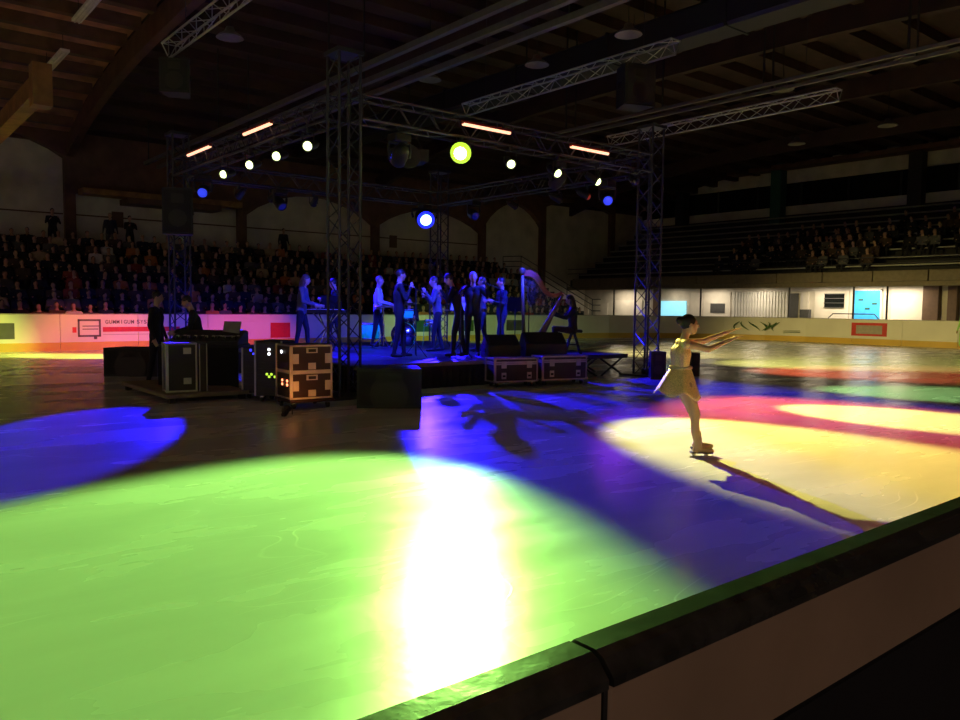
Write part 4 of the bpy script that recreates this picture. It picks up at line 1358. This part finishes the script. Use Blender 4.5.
# skater in lime at the edge of the picture
o = person((34.50, 11.95, 0.0), R(170), 'skater in a lime costume by the end boards at the picture edge', ['skin', 'cl_lime', 'cl_lime', 'hair_dark', 'shoe'], .02, None, height=1.7, skirt=True)

# ------------------------------------------------------------------ the gliding skater in front
SKA = R(-39.2)
B, E = [], []
hipc = V((-.135, 0, .80)); wst = V((-.155, 0, .97)); cst = V((-.155, 0, 1.12)); nk = V((-.125, 0, 1.285))
for o_ in (-.055, .055):
    B += [(hipc + V((0, o_, 0)), wst + V((0, o_ * .7, 0)), .105, .085, 1), (wst + V((0, o_ * .7, 0)), cst + V((0, o_, 0)), .085, .102, 1),
          (cst + V((0, o_, 0)), V((-.14, o_ * 1.1, 1.22)), .102, .056, 1)]
sL, sR = V((-.13, .145, 1.225)), V((-.13, -.145, 1.225))
B.append((sL, sR, .05, .05, 1))
B.append((V((-.13, 0, 1.24)), V((-.095, 0, 1.36)), .046, .042, 0))
hc = V((-.065, 0, 1.425))
E += [(hc, (.083, .068, .10), 0), (hc + V((.03, 0, -.055)), (.05, .046, .05), 0),
      (hc + V((-.02, 0, .026)), (.088, .078, .092), 3), (hc + V((-.105, 0, .045)), (.045, .045, .045), 3)]
B.append((hc + V((.076, 0, .012)), hc + V((.098, 0, -.018)), .009, .013, 0))
for sy in (-1, 1):
    E += [(hc + V((-.005, .068 * sy, -.005)), (.02, .012, .028), 0), (hc + V((.071, .028 * sy, .01)), (.014, .013, .009), 5)]
E.append((hc + V((.074, 0, -.05)), (.010, .022, .008), 6))
# arms stretched forward
for s0, e, w_, sg_ in ((sL, V((.12, .12, 1.245)), V((.36, .085, 1.345)), 1), (sR, V((.10, -.155, 1.17)), V((.33, -.11, 1.27)), -1)):
    B += [(s0, e, .043, .034, 0), (e, w_, .034, .023, 0)]
    dd = (w_ - e).normalized()
    hand(B, w_, dd, V((0, 0, -1)) - dd * dd.dot(V((0, 0, -1))), 0, r=.0085, curl=.2, side=sg_)
# standing leg (near side) and free leg just behind it
for hy, kn, an in ((-.075, V((.0, -.07, .455)), V((.045, -.06, .135))), (.075, V((.035, .06, .47)), V((.075, .07, .165)))):
    B += [(hipc + V((.02, hy, -.03)), kn, .092, .060, 2), (kn, kn * .45 + an * .55 + V((-.012, 0, 0)), .050, .047, 2), (kn * .45 + an * .55 + V((-.012, 0, 0)), an, .047, .036, 2)]
    # boot
    B += [(an + V((-.005, 0, .07)), an + V((0, 0, -.03)), .046, .044, 4), (an + V((-.02, 0, -.055)), an + V((.10, 0, -.062)), .040, .033, 4), (an + V((.10, 0, -.062)), an + V((.155, 0, -.066)), .033, .024, 4)]
SK = (7.13, 5.08, 0)
sk_me = body_mesh('person', B, E, ['skin', 'dress', 'tights', 'hair_dark', 'skateboot', 'eyewhite', 'lip'], .0085)
ska = link('person', sk_me, None, SK, (0, 0, SKA))
tag(ska, 'figure skater in a pale gold dress gliding with both arms stretched forward', 'person')
# blades
for an in (V((.045, -.06, .135)), V((.075, .07, .165))):
    z0 = an.z - .135
    bl = MB()
    bl.prism([(an.x - .085, z0), (an.x + .14, z0), (an.x + .175, z0 + .012), (an.x + .17, z0 + .022), (an.x + .14, z0 + .016), (an.x - .085, z0 + .016)][::-1], an.y - .003, an.y + .003, 'y')
    bl.prism([(an.x - .06, z0 + .014), (an.x - .03, z0 + .014), (an.x - .02, z0 + .045), (an.x - .065, z0 + .045)][::-1], an.y - .012, an.y + .012, 'y')
    bl.prism([(an.x + .07, z0 + .014), (an.x + .11, z0 + .014), (an.x + .12, z0 + .045), (an.x + .06, z0 + .045)][::-1], an.y - .012, an.y + .012, 'y')
    b_ = bl.build('skate_blade', 'chrome', ska)
    MB().prism([(an.x - .075, z0 + .043), (an.x + .165, z0 + .043), (an.x + .15, z0 + .055), (an.x - .07, z0 + .06)][::-1], an.y - .03, an.y + .03, 'y').build('boot_sole', 'rubber', ska)
# flowing skirt: pleated sheet flaring backwards
mb = MB(); n, mrow = 40, 9; vs = []
for j in range(mrow + 1):
    t = j / mrow
    for k in range(n):
        a = 2 * math.pi * k / n
        back = .5 - .5 * math.cos(a)            # 1 at the back (-x)
        r = .108 + (.085 + .055 * back) * t ** .8
        w = 1 + .07 * t * math.sin(7 * a + 1.2 * t)
        cx = -.150 - .035 * t * back + .035 * t * (1 - back)
        vs.append((cx + r * w * math.cos(a) * .95, r * w * math.sin(a) * 1.0, .965 - (.33 + .03 * math.sin(5 * a)) * t + .07 * t * back))
for j in range(mrow):
    for k in range(n):
        pass
fs_ = [(j * n + k, j * n + (k + 1) % n, (j + 1) * n + (k + 1) % n, (j + 1) * n + k) for j in range(mrow) for k in range(n)]
mb._add(vs, fs_)
sko = mb.build('skirt', 'dress', ska, True)
md = sko.modifiers.new('thick', 'SOLIDIFY'); md.thickness = .004
bel = MB(); bel.lathe([(.112, -.018), (.126, -.01), (.126, .012), (.112, .02)], 24, c=(-.15, 0, .965)); bel.build('waist_band', 'cl_cream', ska, True)

# ------------------------------------------------------------------ instruments and stage furniture
# harp, standing in a plane seen broadside
hp = empty('concert_harp', (12.62, 13.22, SH), (0, 0, R(-37)))
def hz(u, z): return (u, 0, z)
MB().tube([hz(-.40, .12), hz(-.44, 1.0), hz(-.47, 1.86)], .04, 10, rads=[.05, .036, .042]).build('column', 'harpgold', hp, True)
MB().lathe([(.05, 0), (.075, .03), (.06, .06), (.08, .11), (.05, .14), (.001, .15)], 12, c=(-.47, 0, 1.85)).build('crown', 'harpgold', hp, True)
neck_pts = [(-.44, 1.86), (-.30, 1.88), (-.16, 1.80), (-.04, 1.62), (.06, 1.46), (.18, 1.37), (.32, 1.36), (.46, 1.42)]
wd = [.12, .15, .14, .12, .11, .10, .09, .08]
up_, lo_ = [], []
for i, (u, z) in enumerate(neck_pts):
    a, b_ = neck_pts[max(0, i - 1)], neck_pts[min(len(neck_pts) - 1, i + 1)]
    tx, tz = b_[0] - a[0], b_[1] - a[1]; l = math.hypot(tx, tz)
    up_.append((u - tz / l * wd[i] / 2, z + tx / l * wd[i] / 2)); lo_.append((u + tz / l * wd[i] / 2, z - tx / l * wd[i] / 2))
mb = MB()
for i in range(len(up_) - 1):
    q = [up_[i], up_[i + 1], lo_[i + 1], lo_[i]]
    mb._add([(u, -.035, z) for u, z in q] + [(u, .035, z) for u, z in q],
            [(0, 1, 2, 3), (7, 6, 5, 4), (0, 4, 5, 1), (3, 2, 6, 7)] + ([(0, 3, 7, 4)] if i == 0 else []) + ([(1, 5, 6, 2)] if i == len(up_) - 2 else []))
mb.build('neck', 'harpwood', hp)
# sound box: tapering half-round box from the shoulder down to the base
mb = MB(); vs = []
A0, A1 = V((.46, 0, 1.40)), V((-.24, 0, .18))
dirv = (A1 - A0).normalized(); outn = V((-dirv.z, 0, dirv.x));
if outn.x < 0: outn = -outn
nseg, nr = 8, 10
for i in range(nseg + 1):
    t = i / nseg; c = A0 + (A1 - A0) * t; wr = .06 + .13 * t
    for k in range(nr + 1):
        a = math.pi * k / nr
        vs.append(c + V((0, wr * math.cos(a), 0)) + outn * (wr * .9 * math.sin(a)))
fs_ = []
for i in range(nseg):
    for k in range(nr):
        fs_.append((i * (nr + 1) + k, i * (nr + 1) + k + 1, (i + 1) * (nr + 1) + k + 1, (i + 1) * (nr + 1) + k))
    fs_.append((i * (nr + 1) + nr, i * (nr + 1), (i + 1) * (nr + 1), (i + 1) * (nr + 1) + nr))
fs_ += [tuple(range(nr + 1)), tuple(range(nseg * (nr + 1), (nseg + 1) * (nr + 1)))]
mb._add(vs, fs_); mb.build('sound_box', 'harpgold', hp, True)
MB().cbox(-.50, -.02, -.2, .2, 0.0, .14, .03).build('base', 'harpgold', hp)
mb = MB()
for k in range(26):
    t = (k + .5) / 26
    top_i = t * (len(lo_) - 1); i = min(int(top_i), len(lo_) - 2); f = top_i - i
    tu = lo_[i][0] * (1 - f) + lo_[i + 1][0] * f; tz = lo_[i][1] * (1 - f) + lo_[i + 1][1] * f
    bp = A1 + (A0 - A1) * (.08 + .88 * t)
    mb.cyl((tu, 0, tz), (bp.x, 0, bp.z), .0022, n=4)
so = mb.build('strings', 'string', hp); so['kind'] = 'stuff'
tag(hp, 'concert harp with curved reddish neck at the stage edge', 'harp')
# harpist's stool
o = empty('harp_stool', (13.45, 13.02, SH), (0, 0, FACE_R))
MB().cbox(-.21, .21, -.17, .17, .50, .57, .02).build('seat', 'black', o)
for sy in (-.13, .13):
    for sx in (-.17, .17):
        MB().cyl((sx * 1.1, sy, 0), (sx * .15, sy, .5), .02, n=6).build('leg', 'black', o)
MB().cyl((-.1, 0, .22), (.1, 0, .22), .015, n=6).build('crossbar', 'black', o)
tag(o, 'black folding stool under the harpist', 'stool')
o = empty('drum_stool', (12.35, 18.3, SH))
MB().lathe([(.001, .40), (.16, .40), (.17, .43), (.16, .46), (.001, .47)], 14).build('seat', 'black', o, True)
MB().cyl((0, 0, .1), (0, 0, .4), .02, n=6).build('post', 'chrome', o)
for k in range(3):
    a = 2.1 * k
    MB().cyl((0, 0, .18), (.22 * math.cos(a), .22 * math.sin(a), 0.01), .012, n=5).build('leg', 'chrome', o)
tag(o, 'round drum stool under the drummer', 'stool')


def drum(p, r, h, axis, label, name, legs, shell='cyan'):
    o = empty(name, p, (0, 0, R(50)))
    def C(a, b_, rr, nm, m, n=20):
        MB().cyl(a, b_, rr, n=n).build(nm, m, o, True)
    if axis == 'h':          # bass drum lying on its side, head facing -x
        C((-h / 2, 0, r + .03), (h / 2, 0, r + .03), r, 'shell', shell)
        C((-h / 2 - .012, 0, r + .03), (-h / 2 - .002, 0, r + .03), r * .96, 'drum_head', 'drumhead')
        for s in (-1, 1):
            C((s * h / 2 - .02, 0, r + .03), (s * h / 2 + .02, 0, r + .03), r + .018, 'hoop', 'chrome')
        for s in (-1, 1):
            MB().cyl((-h * .3, s * r * .9, r * .7), (-h * .5, s * r * 1.15, -.0), .014, n=6).build('spur', 'chrome', o)
    else:
        C((0, 0, legs), (0, 0, legs + h), r, 'shell', shell)
        C((0, 0, legs + h), (0, 0, legs + h + .01), r * .97, 'drum_head', 'drumhead')
        for z in (legs, legs + h - .03):
            C((0, 0, z), (0, 0, z + .03), r + .012, 'hoop', 'chrome')
        for k in range(3):
            a = 2.1 * k
            MB().cyl(((r + .02) * math.cos(a), (r + .02) * math.sin(a), legs + h * .5), ((r + .06) * math.cos(a), (r + .06) * math.sin(a), 0.0), .011, n=6).build('leg', 'chrome', o)
    tag(o, label, 'drum', 'cyan drum kit')
    return o


drum((11.55, 17.35, SH), .30, .45, 'h', 'cyan bass drum lying on its side in the middle of the kit', 'bass_drum', 0)
drum((11.05, 18.2, SH), .24, .42, 'v', 'cyan floor tom standing left of the bass drum', 'floor_tom', .18)
drum((11.75, 17.5, SH), .17, .24, 'v', 'small cyan tom mounted above the bass drum', 'tom_drum', .74)
drum((12.25, 17.1, SH), .18, .16, 'v', 'shallow snare drum beside the bass drum', 'snare_drum', .55, 'chrome')


def tripod(o, h, r=.28, m='chrome'):
    MB().cyl((0, 0, .05), (0, 0, h), .013, n=6).build('pole', m, o)
    for k in range(3):
        a = 2.1 * k + .4
        MB().cyl((0, 0, .32), (r * math.cos(a), r * math.sin(a), .012), .011, n=5).build('leg', m, o)


for (x, y, h, r, tilt, lab) in ((10.85, 17.25, 1.08, .26, .12, 'flat cymbal on a stand before the pale shirted musician'), (12.0, 17.8, 1.15, .24, -.15, 'cymbal on a stand behind the small tom'),
                                (12.55, 16.9, 1.0, .2, .1, 'small cymbal stand beside the snare drum')):
    o = empty('cymbal_stand', (x, y, SH)); tripod(o, h)
    MB().lathe([(.001, .02), (.03, .018), (.05, .006), (r, -.015), (r, -.018), (.05, .002), (.001, .014)], 20).build('cymbal', 'brass', o, True, (0, 0, h), (tilt, 0, 0))
    tag(o, lab, 'cymbal', 'cymbals of the drum kit')
# keyboard
o = empty('keyboard', (9.15, 17.15, SH), (0, 0, R(-65)))
MB().cbox(-.55, .55, -.15, .15, .88, .97, .01).build('body', 'black', o)
MB().box(-.52, .52, -.14, .02, .97, .982).build('white_keys', 'paper', o)
bk = MB().box(-.006, .006, -.055, .02, .982, .995).mesh('black_key', 'black')
for k in range(22):
    if k % 7 in (2, 6): continue
    link('black_key', bk, o, (-.48 + k * .046, 0, 0))
for s in (-1, 1):
    MB().cyl((s * .4, -.2, 0), (-s * .3, .1, .88), .018, n=6).build('stand_leg', 'chrome', o)
    MB().cyl((s * .4, .2, 0), (-s * .3, -.1, .88), .018, n=6).build('stand_leg', 'chrome', o)
tag(o, 'keyboard on a crossed stand beside the middle tower', 'keyboard')
for (x, y, rz, lab) in ((9.55, 17.6, R(140), 'music stand with pale sheet beside the middle tower'), (11.5, 14.9, R(-60), 'music stand among the wind players'),
                        (12.75, 14.3, R(120), 'music stand between the harp and the violin player')):
    o = empty('music_stand', (x, y, SH), (0, 0, rz)); tripod(o, 1.05, m='black')
    MB().prism([(-.06, .98), (-.05, .98), (.13, 1.32), (.12, 1.32)], -.25, .25, 'x').build('desk', 'black', o)
    MB().prism([(-.066, .995), (-.062, .99), (.112, 1.31), (.108, 1.315)], -.21, .21, 'x').build('sheet', 'paper', o)
    tag(o, lab, 'music stand', 'music stands on the stage')
for (x, y, h, rz, lab) in ((12.28, 13.3, 1.55, 1.2, 'microphone stand before the harp column'), (9.45, 13.75, 1.45, 2.6, 'microphone stand before the dark dressed singer'),
                           (10.15, 13.1, 1.4, .5, 'microphone stand at the stage centre'), (11.75, 13.7, 1.5, 2.2, 'microphone stand between the stage centre and harp'),
                           (11.35, 13.2, 1.3, 2.9, 'short microphone stand behind the wedge monitor')):
    o = empty('microphone_stand', (x, y, SH), (0, 0, rz)); tripod(o, h, m='black')
    MB().cyl((-.15, 0, h - .06), (.28, 0, h + .10), .009, n=5).build('boom', 'black', o)
    MB().cyl((.28, 0, h + .10), (.42, 0, h + .13), .018, .026, n=8).build('microphone', 'black', o)
    tag(o, lab, 'microphone stand', 'microphone stands on the stage')
# small white lamp on the end wall
o = empty('wall_lamp', (46.9, 35.2, 10.7))
MB().cbox(-.5, 0, -.25, .25, -.25, .25, .05).build('housing', 'white', o); MB().box(-.1, .1, -.05, .05, .2, .35).build('bracket', 'black', o)
tag(o, 'small whitish lamp box high on the end wall by the tower', 'wall lamp')

# ------------------------------------------------------------------ spectators
def sitter(variant):
    rnd = random.Random(variant)
    B, E = [], []
    lean = rnd.uniform(-.05, .18); wd = rnd.uniform(.92, 1.12)
    pel = V((0, 0, .46)); up = V((math.sin(lean), 0, math.cos(lean))); ch = pel + up * .34
    for o_ in (-.08, .08):
        B.append((pel + V((0, o_, 0)), ch + V((0, o_, 0)), .12 * wd, .13 * wd, 1))
    B.append((pel + up * .46 + V((0, .19 * wd, 0)), pel + up * .46 + V((0, -.19 * wd, 0)), .085, .085, 1))
    B.append((pel + up * .48, pel + up * .62, .06, .055, 0))
    hc = pel + up * .73 + V((.02 + rnd.uniform(-.02, .03), rnd.uniform(-.03, .03), 0))
    E.append((hc, (.095, .08, .115), 0)); E.append((hc + V((.095, 0, -.015)), (.02, .018, .025), 0))
    E.append((hc + V((-.022, 0, .03)), (.095, .09, .098), 3))
    if variant % 3 == 0:
        B.append((hc + V((-.06, 0, 0)), hc + V((-.08, 0, -.22)), .08, .05, 3))
    for sy in (-1, 1):
        sh = pel + up * .45 + V((0, .2 * sy * wd, 0)); el = sh + V((.08, .06 * sy, -.26)); ha = el + V((.22, -.12 * sy, .0 + rnd.uniform(-.04, .14)))
        B += [(sh, el, .065, .055, 1), (el, ha, .055, .04, 1), (ha, ha + V((.07, -.02 * sy, .01)), .04, .03, 0)]
        kn = V((.42, .12 * sy, .47)); an = V((.40, .12 * sy, .08))
        B += [(pel + V((.02, .09 * sy, .0)), kn, .095, .075, 2), (kn, an, .07, .05, 2), (an, an + V((.14, 0, -.03)), .05, .04, 4)]
    return B, E


CLOTH = [('black', 'cl_black', 14), ('navy', 'cl_navy', 7), ('grey', 'cl_grey', 4), ('brown', 'cl_brown', 6), ('red', 'cl_red', 2), ('cream', 'cl_cream', 1), ('orange', 'cl_orange', 1), ('white', 'cl_white', 1)]
HAIRS = ['hair_dark', 'hair_brown', 'hair_fair']
HN = ['dark hair', 'brown hair', 'fair hair']
base_sit = []
for v in range(4):
    B, E = sitter(v)
    base_sit.append(body_mesh('seated_person', B, E, ['skin', 'cl_black', 'cl_black', 'hair_dark', 'shoe'], .045))
sit_cache = {}


def sit_mesh(v, cl, hr):
    key = (v, cl, hr)
    if key not in sit_cache:
        me = base_sit[v].copy()
        me.materials[1] = M[cl]; me.materials[3] = M[HAIRS[hr]]
        sit_cache[key] = me
    return sit_cache[key]


rnd = random.Random(11)
wts = [c[2] for c in CLOTH]
ORD = ['front', 'second', 'third', 'fourth', 'fifth', 'sixth', 'seventh', 'eighth', 'top']
rest = []
count = 0
for i in range(ROWS):
    x = 3.4 + rnd.uniform(0, .5)
    while x < 31.6:
        x += rnd.uniform(.50, .60)
        if rnd.random() < .07: continue
        cn, cl, _ = rnd.choices(CLOTH, wts)[0]
        v = rnd.randrange(4); hr = rnd.choices((0, 1, 2), (5, 4, 2))[0]
        loc = V((x, row_y(i) + .17 + rnd.uniform(-.05, .05), row_z(i) + .02)); rz = R(-90) + rnd.uniform(-.35, .25)
        if x < 17.6 and count < 214:
            o = link('seated_person', sit_mesh(v, cl, hr), None, loc, (0, 0, rz)); o.scale = (1, 1, rnd.uniform(.94, 1.05))
            sec = next(t for lim, t in ((6.0, 'above the grey printed sheet'), (7.5, 'above the frame logo'), (9.3, 'above the red stripe'), (11.5, 'behind the sound crew'), (14.4, 'above the red poster'), (99, 'behind the keyboard')) if x < lim)
            tag(o, 'spectator in %s, %s, %s row of the crowded stand, %s' % (cn, HN[hr], ORD[i], sec), 'person', 'seated spectators in the crowded stand')
            count += 1
        else:
            rest.append((loc, rz, v, cl, hr))
# spectators on the end stand
cnt2 = 0
for (yc, hw, rows, dens) in ((24.5, 1.4, (0, 1, 2, 3), .6), (21.3, 2.2, (1, 2, 3, 4), .72), (19.3, 1.8, (0, 1, 2, 3), .75), (16.0, 2.0, (2, 3, 4, 5), .68)):
    for i in rows:
        y = yc - hw
        while y < yc + hw:
            y += rnd.uniform(.52, .62)
            if rnd.random() > dens or cnt2 >= 84: continue
            cn, cl, _ = rnd.choices(CLOTH[:4], wts[:4])[0]
            v = rnd.randrange(4); hr = rnd.randrange(3)
            o = link('seated_person', sit_mesh(v, cl, hr), None, (38.6 + .57 + i * .82, y, 3.44 + i * .44 - .08), (0, 0, R(180) + rnd.uniform(-.3, .3)))
            where = next(t for lim, t in ((24.8, 'above the grey notice'), (22.5, 'above the corrugated sheeting'), (20.2, 'above the passage window'), (18.2, 'above the blue door'), (16.4, 'above the pale panel'), (0, 'above the brown columns')) if y > lim)
            tag(o, 'spectator in %s, %s, %s bench of raised end stand, %s' % (cn, HN[hr], ORD[i], where), 'person', 'seated spectators on the end stand')
            cnt2 += 1
# the rest of the crowd, behind the stage
vs, fs_, mi = [], [], []
cm_names = ['skin', 'shoe'] + [c[1] for c in CLOTH] + HAIRS
arrs = []
for b_ in base_sit:
    n = len(b_.vertices); co = np.zeros(n * 3); b_.vertices.foreach_get('co', co)
    arrs.append((co.reshape(-1, 3), [tuple(p.vertices) for p in b_.polygons], [p.material_index for p in b_.polygons]))
VV, off = [], 0
for loc, rz, v, cl, hr in rest:
    co, ff, mm = arrs[v]
    c, s = math.cos(rz), math.sin(rz)
    VV.append(co @ np.array([[c, s, 0], [-s, c, 0], [0, 0, 1]]) + np.array(loc))
    mp = {0: 0, 1: cm_names.index(cl), 2: cm_names.index('cl_black'), 3: cm_names.index(HAIRS[hr]), 4: 1}
    fs_ += [tuple(a + off for a in f) for f in ff]; mi += [mp[a] for a in mm]
    off += len(co)
if VV:
    me = bpy.data.meshes.new('crowd'); me.from_pydata(np.vstack(VV).tolist(), [], fs_)
    for n in cm_names: me.materials.append(M[n])
    me.polygons.foreach_set('material_index', mi); me.polygons.foreach_set('use_smooth', [True] * len(fs_)); me.update()
    tag(link('crowd', me), 'dark mass of seated spectators behind the stage', 'crowd', kind='stuff')
print('individual spectators', count, cnt2, 'rest', len(rest), 'objects', len(bpy.data.objects))
